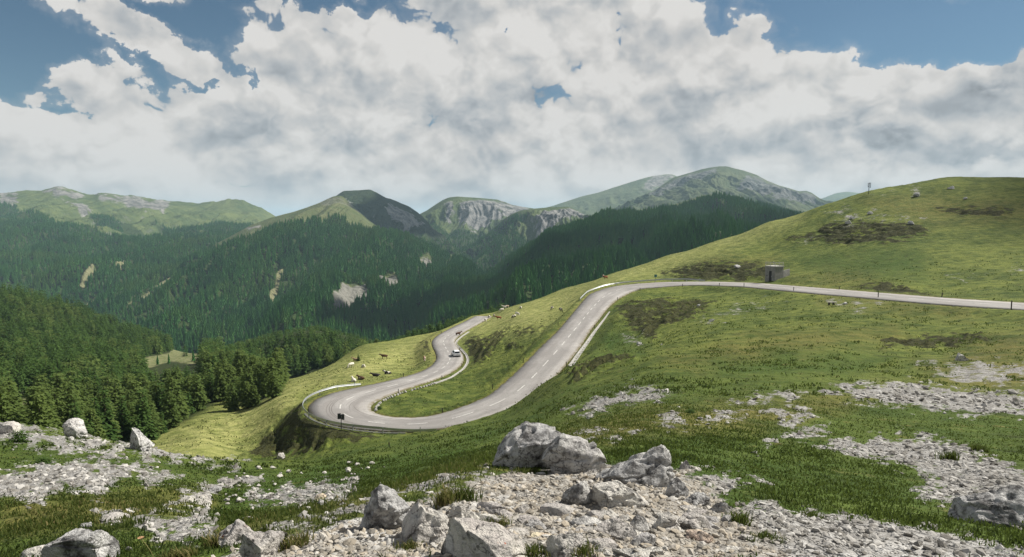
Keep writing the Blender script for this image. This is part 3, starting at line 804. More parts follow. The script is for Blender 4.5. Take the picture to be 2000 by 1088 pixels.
def mountain_material(name, grass=((0.052, 0.078, 0.026), (0.118, 0.142, 0.050)), rock=((0.085, 0.083, 0.078), (0.25, 0.24, 0.225)), rock_slope=0.55, streak=0.5, sc=1.0):
    m, n = mat(name)
    g = n.n('ShaderNodeNewGeometry', None, None, None)
    P, Nn = g.outputs[0], g.outputs[1]
    zc = n.n('ShaderNodeSeparateXYZ', None, {0: Nn}, 2)
    forest, rk, gr, tr = n.attr('forest'), n.attr('rock'), n.attr('grass'), n.attr('track')
    big = n.noise(P, 0.006 * sc, 6, 0.62); mid = n.noise(P, 0.03 * sc, 6, 0.65); fi = n.noise(P, 0.12 * sc, 5, 0.65)
    Pz = n.vm('MULTIPLY', P, (1.0, 1.0, 0.18))
    st_ = n.noise(Pz, 0.022 * sc, 6, 0.66)
    c = n.mix(n.smooth(n.m('ADD', n.m('MULTIPLY', big, .5), n.m('MULTIPLY', mid, .5)), 0.38, 0.62), grass[0], grass[1])
    c = n.mix(n.smooth(fi, 0.50, 0.70, 0, .5), c, (0.045, 0.062, 0.020))
    rc = n.mix(n.smooth(st_, 0.36, 0.62), rock[0], rock[1])
    rc = n.mix(n.smooth(fi, 0.5, 0.7, 0, .6), rc, rock[0])
    steep = n.smooth(n.m('ADD', zc, n.m('MULTIPLY', n.m('SUBTRACT', mid, 0.5), 0.5)), rock_slope - 0.12, rock_slope + 0.10, 1.0, 0.0)
    rf = n.m('MAXIMUM', n.m('MULTIPLY', steep, 0.8), n.smooth(n.m('ADD', rk, n.m('MULTIPLY', n.m('SUBTRACT', st_, 0.5), 2.6)), 0.50, 0.72))
    rf = n.m('MULTIPLY', rf, n.smooth(gr, 0.2, 0.8, 1.0, 0.35))
    c = n.mix(rf, c, rc)
    ff = n.smooth(n.m('ADD', forest, n.m('MULTIPLY', n.m('SUBTRACT', mid, 0.5), 0.7)), 0.4, 0.6)
    c = n.mix(n.m('MULTIPLY', ff, n.smooth(rk, .3, .6, 1, .15)), c, n.mix(fi, (0.018, 0.032, 0.010), (0.045, 0.070, 0.020)))
    c = n.mix(n.smooth(tr, .35, .6), c, n.mix(fi, (0.13, 0.145, 0.065), (0.24, 0.22, 0.13)))
    nrm = n.bump(n.m('ADD', n.m('MULTIPLY', mid, 1.0), n.m('MULTIPLY', fi, .5)), 0.8, 9.0 / sc)
    finish(n, c, 0.95, nrm, 0.1)
    return m

FAR = {}
M_GREEN = mountain_material("alpine_pasture_mountain")
M_MID = mountain_material("forested_mountain", ((0.070, 0.092, 0.034), (0.125, 0.132, 0.062)), ((0.075, 0.073, 0.065), (0.24, 0.228, 0.205)), 0.38)
M_DARK = mountain_material("shaded_mountain", ((0.022, 0.036, 0.018), (0.040, 0.056, 0.026)), ((0.10, 0.10, 0.10), (0.30, 0.30, 0.29)), 0.42)  # grass darkened: the peak's cloud shadow is put into its colour
M_CLIFF = mountain_material("limestone_mountain", ((0.045, 0.070, 0.026), (0.095, 0.118, 0.045)), ((0.065, 0.068, 0.070), (0.25, 0.245, 0.235)), 0.46)

def mountain(name, material, *a, **k):
    me, inf = loft(name, *a, **k)
    ob(name, me, material, kind='structure')
    FAR[name] = inf
    return inf

# broad green range across the valley
mountain("mountain_west", M_GREEN, [
    ([(-400, 420), (-250, 402), (-100, 388), (0, 380), (45, 377), (80, 374), (95, 369), (110, 367), (128, 369), (150, 375), (172, 382), (185, 381), (192, 378), (215, 381), (240, 386), (262, 385), (290, 389), (340, 396), (390, 398),
      (430, 394), (460, 392), (475, 395), (500, 405), (530, 420), (580, 445), (650, 475)], [(-400, 3200), (0, 3500), (300, 3900), (650, 4200)]),
    ([(-400, 440), (-100, 412), (0, 402), (110, 396), (200, 404), (290, 412), (400, 420), (500, 428), (650, 488)], [(-400, 3000), (0, 3300), (300, 3600), (650, 3800)]),
    ([(-400, 480), (0, 440), (100, 436), (200, 452), (300, 455), (400, 450), (500, 452), (650, 498)], [(-400, 2700), (0, 2900), (300, 3100), (650, 3300)]),
    ([(-400, 520), (0, 470), (100, 462), (200, 478), (280, 486), (350, 482), (450, 475), (550, 475), (650, 506)], [(-400, 2400), (0, 2500), (300, 2600), (650, 2700)]),
    ([(-400, 580), (0, 545), (100, 540), (200, 545), (300, 540), (420, 520), (550, 510), (650, 530)], [(-400, 1700), (0, 1750), (300, 1850), (650, 1900)]),
    ([(-400, 660), (0, 615), (100, 612), (200, 615), (300, 610), (420, 590), (650, 600)], 1450)], -400, 650, 620, 230, 70, 125, seed=1.3, wl=190,
    polys=dict(forest=[[(-400, 700), (-400, 470), (0, 446), (60, 440), (105, 446), (160, 462), (230, 478), (300, 488), (340, 484), (420, 478), (520, 468), (650, 480), (650, 640)], [(0, 400), (25, 395), (35, 412), (10, 420), (0, 440)], [(-60, 420), (20, 418), (50, 432), (30, 445), (-60, 445)], [(180, 440), (230, 446), (300, 470), (260, 472), (200, 462)], [(310, 455), (420, 458), (500, 455), (500, 475), (330, 480)]],
               rock=[[(235, 388), (262, 386), (330, 396), (330, 410), (318, 428), (300, 424), (290, 428), (275, 422), (262, 412), (250, 414), (240, 402)], [(80, 374), (110, 366), (172, 383), (150, 388), (110, 386)], [(185, 380), (240, 386), (250, 400), (200, 394)], [(0, 378), (35, 382), (38, 402), (0, 410)], [(130, 392), (165, 400), (195, 432), (160, 425), (140, 408)]],
               grass=[[(40, 390), (130, 400), (180, 440), (120, 440), (40, 420)], [(240, 456), (320, 455), (320, 475), (250, 472)], [(330, 400), (520, 410), (520, 450), (330, 440)], [(0, 450), (60, 442), (60, 448), (0, 454)]],
               track=[[(164, 584), (178, 573), (202, 561), (203, 565), (181, 579), (168, 588)], [(240, 553), (262, 537), (264, 540), (247, 556)], [(164, 611), (176, 598), (193, 591), (190, 602), (176, 615)], [(183, 628), (186, 618), (195, 618), (195, 629)]]))

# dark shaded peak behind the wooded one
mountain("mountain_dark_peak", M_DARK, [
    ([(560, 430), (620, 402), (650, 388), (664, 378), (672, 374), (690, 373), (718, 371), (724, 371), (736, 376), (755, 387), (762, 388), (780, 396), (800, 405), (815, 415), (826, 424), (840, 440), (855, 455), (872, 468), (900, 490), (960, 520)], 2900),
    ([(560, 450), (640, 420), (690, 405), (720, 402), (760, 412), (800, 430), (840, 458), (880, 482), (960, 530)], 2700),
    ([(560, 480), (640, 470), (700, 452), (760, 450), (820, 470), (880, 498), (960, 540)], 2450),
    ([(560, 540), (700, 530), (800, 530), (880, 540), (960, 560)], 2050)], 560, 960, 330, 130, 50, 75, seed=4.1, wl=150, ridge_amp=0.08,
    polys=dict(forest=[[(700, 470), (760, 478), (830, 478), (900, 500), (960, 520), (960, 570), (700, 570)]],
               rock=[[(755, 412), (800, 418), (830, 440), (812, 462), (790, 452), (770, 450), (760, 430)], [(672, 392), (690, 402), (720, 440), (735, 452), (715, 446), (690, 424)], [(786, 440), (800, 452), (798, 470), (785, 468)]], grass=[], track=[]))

# limestone mountain closing the valley
mountain("mountain_limestone", M_CLIFF, [
    ([(740, 455), (790, 432), (820, 418), (834, 411), (850, 400), (864, 391), (876, 386), (892, 384), (940, 387), (972, 390), (985, 394), (1000, 400), (1020, 404), (1060, 410), (1120, 425)], 3700),
    ([(740, 462), (820, 434), (860, 416), (890, 404), (940, 404), (980, 408), (1020, 418), (1060, 424), (1120, 440)], 3500),
    ([(740, 472), (820, 452), (870, 448), (900, 450), (940, 448), (980, 442), (1030, 430), (1120, 455)], 3300),
    ([(740, 500), (820, 485), (880, 484), (940, 485), (1000, 475), (1120, 480)], 2900),
    ([(740, 560), (900, 540), (1120, 530)], 2300)], 740, 1120, 330, 170, 40, 85, seed=7.7, wl=170, ridge_amp=0.02,
    polys=dict(forest=[[(740, 470), (840, 440), (868, 455), (900, 462), (960, 462), (1000, 470), (1120, 470), (1120, 570), (740, 570)]],
               rock=[[(895, 398), (915, 392), (985, 393), (1030, 405), (1045, 415), (1000, 432), (960, 446), (930, 456), (906, 452), (896, 430)], [(866, 400), (880, 392), (890, 410), (880, 440), (868, 440)]],
               grass=[[(885, 384), (980, 390), (960, 396), (900, 392)], [(830, 415), (870, 390), (870, 420), (840, 440)]], track=[]))

mountain("mountain_cliff", M_CLIFF, [
    ([(860, 520), (910, 490), (940, 466), (962, 448), (985, 427), (1000, 418), (1018, 411), (1040, 408), (1075, 405), (1108, 404), (1122, 408), (1136, 416), (1152, 426), (1200, 445)], 2750),
    ([(860, 528), (940, 484), (985, 456), (1020, 436), (1060, 426), (1100, 422), (1130, 428), (1152, 436), (1200, 450)], 2620),
    ([(860, 535), (940, 500), (985, 480), (1030, 464), (1060, 458), (1100, 448), (1130, 442), (1200, 458)], 2450),
    ([(860, 570), (960, 545), (1060, 520), (1200, 490)], 1950)], 860, 1200, 300, 130, 36, 85, seed=2.9, wl=120, ridge_amp=0.02,
    polys=dict(forest=[[(860, 480), (935, 470), (985, 450), (1030, 470), (1045, 480), (1100, 460), (1200, 450), (1200, 570), (860, 580)], [(940, 475), (985, 430), (1020, 420), (1030, 430), (1000, 460), (960, 485)]],
               rock=[[(1046, 438), (1056, 422), (1080, 412), (1118, 407), (1140, 420), (1150, 432), (1100, 446), (1070, 462), (1046, 468)]],
               grass=[[(1000, 416), (1060, 405), (1110, 403), (1060, 415), (1020, 424)]], track=[]))

mountain("mountain_far_ridge", mountain_material("far_pasture_mountain", ((0.060, 0.085, 0.036), (0.115, 0.135, 0.062))), [
    ([(980, 430), (1040, 412), (1080, 402), (1105, 394), (1135, 384), (1170, 376), (1200, 366), (1235, 355), (1262, 347), (1280, 343), (1300, 341), (1314, 341), (1324, 346), (1345, 352), (1420, 385)], 5600),
    ([(980, 440), (1080, 416), (1140, 402), (1200, 388), (1262, 370), (1310, 362), (1420, 395)], 5200),
    ([(980, 460), (1080, 438), (1150, 428), (1200, 415), (1300, 398), (1420, 410)], 4500),
    ([(980, 500), (1200, 470), (1420, 450)], 3600)], 980, 1420, 260, 80, 50, 50, seed=5.2, wl=260, ridge_amp=0.06,
    polys=dict(forest=[], rock=[[(1280, 342), (1320, 342), (1280, 372), (1250, 380), (1262, 358)]], grass=[[(1080, 405), (1240, 365), (1240, 395), (1150, 425), (1060, 425)]], track=[]))

mountain("mountain_blue_hill", M_GREEN, [
    ([(1540, 415), (1580, 396), (1605, 388), (1618, 383), (1634, 377), (1642, 376), (1656, 374.5), (1668, 376), (1690, 379), (1760, 392)], 8200),
    ([(1540, 425), (1650, 395), (1760, 405)], 7500), ([(1540, 450), (1760, 440)], 6000)], 1540, 1760, 90, 40, 70, 70, seed=3.3, wl=350, ridge_amp=0.05,
    polys=dict(forest=[], rock=[], grass=[], track=[]))

mountain("mountain_high_peak", mountain_material("high_rock_mountain", ((0.050, 0.072, 0.032), (0.100, 0.115, 0.052)), ((0.040, 0.047, 0.046), (0.165, 0.165, 0.158)), 0.40), [
    ([(1140, 445), (1180, 422), (1215, 405), (1245, 390), (1270, 377), (1296, 360), (1316, 347), (1345, 338), (1370, 331), (1390, 327), (1406, 325), (1420, 325), (1434, 329), (1452, 333), (1478, 342), (1500, 354), (1520, 362),
      (1545, 369), (1560, 374), (1575, 373), (1584, 376), (1600, 387), (1625, 400), (1700, 440)], 4000),
    ([(1140, 450), (1215, 415), (1280, 386), (1340, 360), (1400, 352), (1460, 364), (1520, 386), (1580, 394), (1640, 420), (1700, 450)], 3750),
    ([(1140, 456), (1230, 415), (1300, 398), (1380, 378), (1440, 385), (1500, 402), (1560, 415), (1640, 435), (1700, 458)], 3400),
    ([(1140, 490), (1300, 440), (1400, 425), (1500, 440), (1700, 490)], 2700)], 1140, 1700, 430, 150, 50, 120, seed=9.4, wl=230, ridge_amp=0.025,
    polys=dict(forest=[[(1180, 430), (1215, 412), (1250, 395), (1290, 372), (1310, 372), (1270, 398), (1220, 420)], [(1450, 400), (1500, 402), (1540, 412), (1500, 430), (1440, 420)]],
               rock=[[(1300, 362), (1350, 340), (1400, 332), (1400, 350), (1350, 365), (1310, 380), (1280, 395), (1260, 395)], [(1440, 372), (1460, 342), (1500, 356), (1560, 374), (1600, 390), (1570, 412), (1520, 408), (1470, 392), (1435, 385)]],
               grass=[[(1330, 380), (1400, 360), (1450, 350), (1440, 368), (1380, 385), (1320, 400)]], track=[]))

# wooded slope on the right of the valley
mountain("hillside_east", M_MID, [
    ([(840, 640), (880, 592), (920, 560), (945, 540), (1000, 502), (1050, 474), (1100, 453), (1150, 434), (1195, 422), (1230, 414), (1270, 407), (1310, 402), (1345, 391), (1370, 383), (1390, 379.5), (1412, 380), (1440, 387), (1475, 397), (1510, 407), (1560, 425), (1640, 455), (1760, 500)],
     [(840, 1300), (945, 1650), (1150, 1850), (1390, 2000), (1560, 1900), (1760, 1800)]),
    ([(840, 655), (920, 582), (1000, 525), (1100, 475), (1200, 440), (1300, 424), (1390, 404), (1475, 420), (1560, 445), (1760, 515)], [(840, 1180), (945, 1450), (1150, 1600), (1390, 1720), (1760, 1600)]),
    ([(840, 675), (920, 610), (1000, 560), (1100, 512), (1200, 480), (1300, 462), (1400, 450), (1500, 458), (1760, 540)], [(840, 1020), (1000, 1150), (1390, 1350), (1760, 1300)]),
    ([(840, 700), (920, 645), (1000, 600), (1100, 560), (1200, 528), (1300, 505), (1450, 490), (1760, 570)], [(840, 860), (1000, 900), (1390, 1000), (1760, 1000)]),
    ([(840, 740), (920, 700), (1000, 660), (1100, 615), (1200, 590), (1450, 560), (1760, 640)], [(840, 640), (1000, 600), (1390, 640), (1760, 700)])], 840, 1760, 560, 230, 34, 95, seed=6.6, wl=210, ridge_amp=0.04,
    polys=dict(forest=[[(800, 760), (840, 630), (945, 540), (1050, 474), (1150, 433), (1230, 418), (1310, 412), (1330, 404), (1380, 406), (1440, 404), (1480, 398), (1560, 425), (1760, 500), (1760, 640), (1000, 700)]],
               rock=[], grass=[[(1230, 414), (1310, 402), (1345, 390), (1390, 378), (1440, 385), (1430, 400), (1380, 404), (1320, 408), (1240, 420)], [(1165, 464), (1205, 455), (1205, 460), (1172, 468)], [(870, 546), (905, 537), (905, 541), (878, 549)]], track=[]))

# wooded mountain in the middle
mountain("mountain_wooded", M_MID, [
    ([(130, 660), (170, 622), (200, 600), (250, 565), (300, 533), (350, 508), (400, 488), (450, 462), (490, 440), (530, 425), (570, 415), (600, 405), (625, 396), (640, 389), (652, 384), (664, 382.5), (672, 386), (682, 396), (700, 412), (720, 430), (745, 448), (770, 462),
      (800, 472), (850, 486), (890, 500), (930, 520), (980, 560), (1040, 620)],
     [(130, 1500), (300, 1800), (480, 2100), (662, 2350), (800, 2200), (930, 1950), (1040, 1700)]),
    ([(130, 672), (200, 618), (300, 558), (400, 512), (500, 462), (600, 432), (662, 412), (710, 436), (760, 470), (850, 505), (930, 540), (1040, 640)], [(130, 1400), (300, 1680), (500, 1950), (662, 2120), (800, 2000), (930, 1780), (1040, 1550)]),
    ([(130, 690), (200, 645), (300, 596), (400, 558), (500, 522), (600, 490), (680, 480), (760, 505), (850, 545), (930, 575), (1040, 660)], [(130, 1280), (300, 1480), (500, 1650), (680, 1700), (800, 1650), (930, 1500), (1040, 1350)]),
    ([(130, 705), (200, 672), (300, 640), (400, 612), (500, 588), (600, 570), (700, 568), (800, 590), (900, 615), (1040, 690)], [(130, 1180), (300, 1270), (500, 1330), (700, 1330), (900, 1250), (1040, 1150)]),
    ([(130, 720), (200, 700), (300, 688), (400, 676), (500, 665), (600, 655), (700, 655), (800, 665), (900, 690), (1040, 730)], [(130, 1080), (300, 1060), (500, 1000), (700, 960), (900, 940), (1040, 950)]),
    ([(130, 760), (300, 740), (500, 730), (700, 720), (900, 740), (1040, 780)], [(130, 900), (500, 800), (1040, 780)])], 130, 1040, 680, 300, 46, 120, seed=0.4, wl=230, ridge_amp=0.03,
    polys=dict(forest=[[(100, 780), (130, 660), (300, 533), (490, 468), (560, 458), (600, 456), (630, 448), (664, 438), (690, 444), (745, 464), (850, 484), (1040, 600), (1060, 800)]],
               rock=[[(625, 398), (662, 381), (685, 398), (705, 416), (696, 422), (672, 408), (640, 412)], [(740, 556), (772, 553), (780, 572), (765, 580), (745, 572)], [(655, 612), (690, 578), (718, 578), (724, 592), (700, 600), (680, 622), (662, 640)], [(662, 465), (674, 468), (682, 482), (674, 480)], [(470, 445), (500, 438), (520, 432), (490, 450)], [(812, 515), (840, 508), (848, 520), (822, 526)]],
               grass=[[(540, 428), (590, 410), (640, 388), (668, 384), (690, 405), (700, 418), (660, 420), (610, 426)], [(596, 462), (602, 430), (606, 432), (602, 466)]],
               track=[[(521, 590), (535, 570), (548, 542), (557, 540), (548, 566), (530, 590)], [(310, 582), (328, 564), (342, 562), (334, 572), (318, 582)], [(255, 622), (300, 592), (302, 596), (262, 624)], [(870, 546), (905, 538), (904, 542), (878, 548)]]))

mv, n = mat("valley_floor")
P = n.n('ShaderNodeNewGeometry', None, None, 0)
finish(n, n.mix(n.noise(P, 0.01, 5, .6), (0.03, 0.045, 0.015), (0.07, 0.09, 0.03)), 0.95)
bm = bmesh.new()
bmesh.ops.create_circle(bm, cap_ends=True, radius=14000, segments=96)
me = bpy.data.meshes.new("valley_floor"); bm.to_mesh(me); bm.free()
ob("valley_floor", me, mv, kind='structure', loc=(0, 3000, -420))
# ------------------------------------------------------------------ haze
mh = bpy.data.materials.new("haze")
mh.use_nodes = True
n = NT(mh.node_tree)
pv = n.n('ShaderNodeVolumePrincipled', None, {'Color': (0.58, 0.83, 1.0), 'Density': 0.000066, 'Anisotropy': 0.1}, None)
n.n('ShaderNodeOutputMaterial', None, {1: pv.outputs[0]}, None)
bm = bmesh.new()
bmesh.ops.create_cube(bm, size=1.0)
bmesh.ops.scale(bm, vec=(34000, 34000, 830), verts=bm.verts)
bmesh.ops.translate(bm, vec=(0, 6000, -61), verts=bm.verts)
me = bpy.data.meshes.new("haze"); bm.to_mesh(me); bm.free()
ob("haze", me, mh, kind='stuff')

# ------------------------------------------------------------------ unseen clouds added above the frame to throw the patches of shade
mcl, n = mat("shade_cloud")
finish(n, (0.85, 0.85, 0.85), 1.0, None, 0.0)
def shade_cloud(tx, ty, tz, height, rx, ry, seed):
    r = np.random.default_rng(seed)
    k_ = (height - tz) / sdir.z
    c = np.array([tx + sdir.x * k_, ty + sdir.y * k_, height])
    bm0 = bmesh.new(); bmesh.ops.create_icosphere(bm0, subdivisions=3, radius=1.0)
    V0_ = np.array([v.co[:] for v in bm0.verts]); F0_ = np.array([[v.index for v in f.verts] for f in bm0.faces]); bm0.free()
    Vs, Fs = [], []
    for i in range(34):
        a, q = r.uniform(0, 6.28), math.sqrt(r.uniform(0, 1)) * .85
        s_ = r.uniform(.22, .42) * (1.15 - .6 * q)
        o_ = np.array([math.cos(a) * q * rx, math.sin(a) * q * ry, 0.0])
        W_ = V0_ * (1 + .22 * fbm(V0_[:, 0] * 2 + i, V0_[:, 1] * 2 + V0_[:, 2], 3))[:, None] * s_ * np.array([rx, ry, .7 * (rx + ry) / 2])
        W_[:, 2] = np.where(W_[:, 2] < 0, W_[:, 2] * .25, W_[:, 2])
        Fs.append(F0_ + len(V0_) * i); Vs.append(W_ + o_)
    ob("cloud", poly_me("cloud", np.concatenate(Vs), np.concatenate(Fs), True), mcl, kind='structure', loc=tuple(c))
shade_cloud(-440, 2620, 60, 2500, 300, 380, 1)
shade_cloud(222, 178, 0, 2400, 80, 95, 2)
shade_cloud(-40, 1080, -100, 1500, 260, 170, 3)
shade_cloud(560, 1150, -80, 1700, 230, 180, 4)

# ------------------------------------------------------------------ conifers
def needle_material(name, dark, light, var=0.35):
    m, n = mat(name)
    P = n.n('ShaderNodeTexCoord', None, None, 3)
    oi = n.n('ShaderNodeObjectInfo', None, None, 'Random')
    tint = n.attr('tint', 'INSTANCER')
    f = n.m('ADD', n.m('MULTIPLY', oi, 0.45), n.m('MULTIPLY', n.noise(P, 9.0, 3), 0.55))
    c = n.mix(f, dark, light)
    c = n.mix(n.m('ABSOLUTE', tint), c, n.mix(n.m('GREATER_THAN', tint, 0.0), tuple(0.55 * x for x in dark), (0.105, 0.180, 0.042)))
    finish(n, c, 0.9, None, 0.15, trans=light)
    return m
M_SPRUCE = needle_material("spruce_needles", (0.034, 0.074, 0.018), (0.088, 0.150, 0.034))
M_FARW = needle_material("far_conifer_needles", (0.042, 0.146, 0.042), (0.100, 0.250, 0.058))
M_LARCH = needle_material("larch_needles", (0.062, 0.104, 0.026), (0.150, 0.200, 0.052))
mb, n = mat("conifer_bark")
finish(n, n.mix(n.noise(n.n('ShaderNodeTexCoord', None, None, 3), 30, 4), (0.05, 0.038, 0.028), (0.14, 0.11, 0.085)), 0.95)

def far_conifer(seed, wd):
    r = random.Random(seed); V = []; Fc = []
    tiers = 5
    for t_ in range(tiers):
        z0 = 0.06 + 0.80 * t_ / tiers; z1 = min(1.0, z0 + 0.36)
        rad = wd * (1 - z0) ** 0.85 * r.uniform(.85, 1.15)
        a0 = r.uniform(0, 6.28); k = len(V); m_ = 12
        for i in range(m_):
            a = a0 + i * 6.2832 / m_
            rr = rad * (1.0 if i % 2 == 0 else 0.50) * r.uniform(.8, 1.2)
            V.append((rr * math.cos(a), rr * math.sin(a), z0 + (0.0 if i % 2 == 0 else 0.045) + r.uniform(-.015, .015)))
        V.append((r.uniform(-.01, .01), r.uniform(-.01, .01), z1))
        for i in range(m_): Fc.append((k + i, k + (i + 1) % m_, k + m_))
    return poly_me("conifer", V, Fc)

def sprays(seed, R, levels, per, quads, shape, droop, z0=0.08, wq=0.05):
    """crown of many small drooping sprays on whorled limbs"""
    r = random.Random(seed); V = []; Fc = []
    for L in range(levels):
        h = z0 + (0.985 - z0) * (L + r.uniform(-.3, .3)) / levels
        t_ = max(0.0, (h - z0) / (1 - z0))
        rad = R * shape(t_)
        nb = max(3, int(per * (0.5 + 0.5 * (1 - t_))))
        a0 = r.uniform(0, 6.28)
        for b in range(nb):
            a = a0 + 6.2832 * b / nb + r.uniform(-.35, .35)
            ln = rad * r.uniform(.55, 1.15)
            nq = max(2, int(quads * (0.4 + ln / R)))
            for q in range(nq):
                f = (q + r.uniform(.2, 1.0)) / nq
                d = ln * f
                x, y, z = d * math.cos(a), d * math.sin(a), h - droop * d * f + 0.35 * droop * d * (1 - f)
                x += r.gauss(0, .25) * wq; y += r.gauss(0, .25) * wq; z += r.gauss(0, .2) * wq
                s_ = wq * r.uniform(.6, 1.25) * (1.15 - .5 * t_)
                aa = a + r.uniform(-1.0, 1.0)
                dx, dy = math.cos(aa), math.sin(aa)
                ti = r.uniform(-.5, .2); roll = r.uniform(-.6, .6)
                ux, uy, uz = dx * math.cos(ti), dy * math.cos(ti), math.sin(ti)
                vx, vy, vz = -dy * math.cos(roll), dx * math.cos(roll), math.sin(roll)
                k = len(V); l2, w2 = s_ * 1.5, s_ * 0.55
                V += [(x, y, z), (x + ux * l2 * .5 + vx * w2, y + uy * l2 * .5 + vy * w2, z + uz * l2 * .5 + vz * w2), (x + ux * l2, y + uy * l2, z + uz * l2 - .3 * s_),
                      (x + ux * l2 * .5 - vx * w2, y + uy * l2 * .5 - vy * w2, z + uz * l2 * .5 - vz * w2)]
                Fc.append((k, k + 1, k + 2, k + 3))
    return V, Fc

def trunk_me(r0, h=0.95):
    bm = bmesh.new()
    prev = None
    for k, (z, rr) in enumerate(((-0.03, r0 * 1.3), (0.03, r0), (0.35, r0 * .75), (0.7, r0 * .4), (h, r0 * .08))):
        ring = [bm.verts.new((rr * math.cos(6.2832 * i / 7), rr * math.sin(6.2832 * i / 7), z)) for i in range(7)]
        if prev:
            for i in range(7): bm.faces.new((prev[i], prev[(i + 1) % 7], ring[(i + 1) % 7], ring[i]))
        prev = ring
    bm.faces.new(prev)
    me = bpy.data.meshes.new("trunk"); bm.to_mesh(me); bm.free()
    return me

sp_shape = lambda t: max(0.02, (1 - t) ** 0.85)
la_shape = lambda t: max(0.03, (1 - t) ** 0.62 * (0.55 + 0.45 * min(1, t * 4 + .25)))
ro_shape = lambda t: max(0.05, math.sin(math.pi * min(1, 0.16 + 0.84 * t)) ** 0.7)
CROWN = {}
for i in range(3): CROWN['spruce', i] = poly_me("crown", *sprays(20 + i, 0.20, 22, 10, 5, sp_shape, .45, wq=.055))
for i in range(4): CROWN['larch', i] = poly_me("crown", *sprays(40 + i, 0.25, 22, 9, 7, la_shape, .22, .10, .062))
for i in range(2): CROWN['broad', i] = poly_me("crown", *sprays(60 + i, 0.36, 20, 8, 7, ro_shape, .10, .10, .075))
for k_, me in CROWN.items(): me.materials.append(M_SPRUCE if k_[0] == 'spruce' else M_LARCH)
TRUNK = trunk_me(0.022); TRUNK.materials.append(mb)
FARM = [far_conifer(1, .17), far_conifer(2, .20), far_conifer(3, .15)]
MIDM = [poly_me("conifer", *sprays(80 + i, 0.20, 13, 7, 3, sp_shape, .45, wq=.085)) for i in range(2)] + [poly_me("conifer", *sprays(90, 0.27, 12, 8, 4, la_shape, .2, wq=.09))]
for me in FARM: me.materials.append(M_FARW)
for me in MIDM[:2]: me.materials.append(M_SPRUCE)
MIDM[2].materials.append(M_LARCH)

def tree(name, kind, i, x, y, h, label, group, z=None, parts=True, wide=1.0):
    z = float(ground_h(x, y)[0]) if z is None else z
    rz = random.uniform(0, 6.28)
    if parts:
        e = ob(name, None, None, None, label, 'tree', group, None, (x, y, z - 0.05))
        e.empty_display_size = 0.5
        cr = ob("crown", CROWN[kind, i], None, e); tr = ob("trunk", TRUNK, None, e)
    else:
        e = ob(name, MIDM[i], None, None, label, 'tree', group, None, (x, y, z - 0.05))
    e.rotation_euler = (random.uniform(-.03, .03), random.uniform(-.03, .03), rz)
    e.scale = (h * wide, h * wide, h)
    return e

# the grove at the meadow's edge: base pixel, top pixel, kind
EDGE = [((484, 797), 742, 'larch', "slim conifer standing apart at the meadow edge of the grove"), ((454, 802), 745, 'larch', "conifer with bare lower trunk casting a long shadow on the meadow"),
    ((535, 776), 722, 'broad', "bushy dark tree at the very tip of the grove"), ((509, 771), 703, 'broad', "tallest broad tree near the tip of the grove"),
    ((469, 753), 722, 'larch', "small conifer seen in the gap behind the grove edge"), ((379, 801), 731, 'larch', "broad conifer in the middle of the grove edge"),
    ((394, 790), 752, 'larch', "short conifer between two taller ones at the grove edge"), ((412, 784), 718, 'spruce', "dark upright spruce behind the grove edge"),
    ((431, 784), 712, 'larch', "tall pale conifer behind the grove edge"), ((334, 836), 760, 'larch', "large pale conifer where the meadow narrows"),
    ((297, 856), 800, 'broad', "round crowned conifer just above the leaning grey boulder"), ((317, 847), 802, 'spruce', "small dark spruce at the lower corner of the meadow"),
    ((213, 862), 786, 'larch', "tall pale conifer rising between the two ridge boulders"), ((354, 819), 768, 'larch', "pale conifer at the shady foot of the grove"),
    ((266, 852), 790, 'larch', "conifer directly above the leaning ridge boulder"), ((235, 846), 795, 'spruce', "dark spruce hemmed in by paler conifers"), ((498, 792), 750, 'larch', "thin conifer leaning on its neighbour at the grove tip")]
for (bx_, by_), ty, kd, lab in EDGE:
    p = hit(bx_, by_, 80)
    dd = math.hypot(p[0], p[1])
    u_, v_ = uv(bx_, ty)
    h = max(2.0, v_ * p[1] - p[2])
    nm = {'larch': 'larch_tree', 'spruce': 'spruce_tree', 'broad': 'pine_tree'}[kd]
    tree(nm, kd, random.randrange({'larch': 4, 'spruce': 3, 'broad': 2}[kd]), p[0], p[1], h, lab, None, p[2], wide={'broad': 1.0, 'larch': 1.05, 'spruce': 1.1}[kd])

# all other trees of the near woods, thinned by the clearings
cand = []
step = 3.3
gx = np.arange(-560, 60, step); gy = np.arange(60, 680, step)
QX, QY = np.meshgrid(gx, gy)
QX = QX + RNG.uniform(-.48, .48, QX.shape) * step; QY = QY + RNG.uniform(-.48, .48, QY.shape) * step
qx, qy = QX.ravel(), QY.ravel()
th = np.arctan2(qx, qy); rr = np.hypot(qx, qy)
k = (np.abs(th) < 0.95) & (rr > 92) & (rr < 690)
qx, qy, rr = qx[k], qy[k], rr[k]
fm = samp(mk_forest, qx, qy); tm = samp(mk_track, qx, qy)
dn = fbm(qx / 30, qy / 30, 3)
keep = (fm > 0.55) & (tm < 0.25) & (RNG.uniform(0, 1, len(qx)) < np.clip(0.78 + 2.2 * dn, .12, 1)) & ((rr < 250) | (RNG.uniform(0, 1, len(qx)) < 0.72))
qx, qy, rr = qx[keep], qy[keep], rr[keep]
qz = ground_h(qx, qy)
hh = (np.interp(rr, [90, 140, 250, 450, 700], [6.2, 7.2, 8.6, 9.8, 11.0])) * RNG.uniform(.5, 1.32, len(rr))
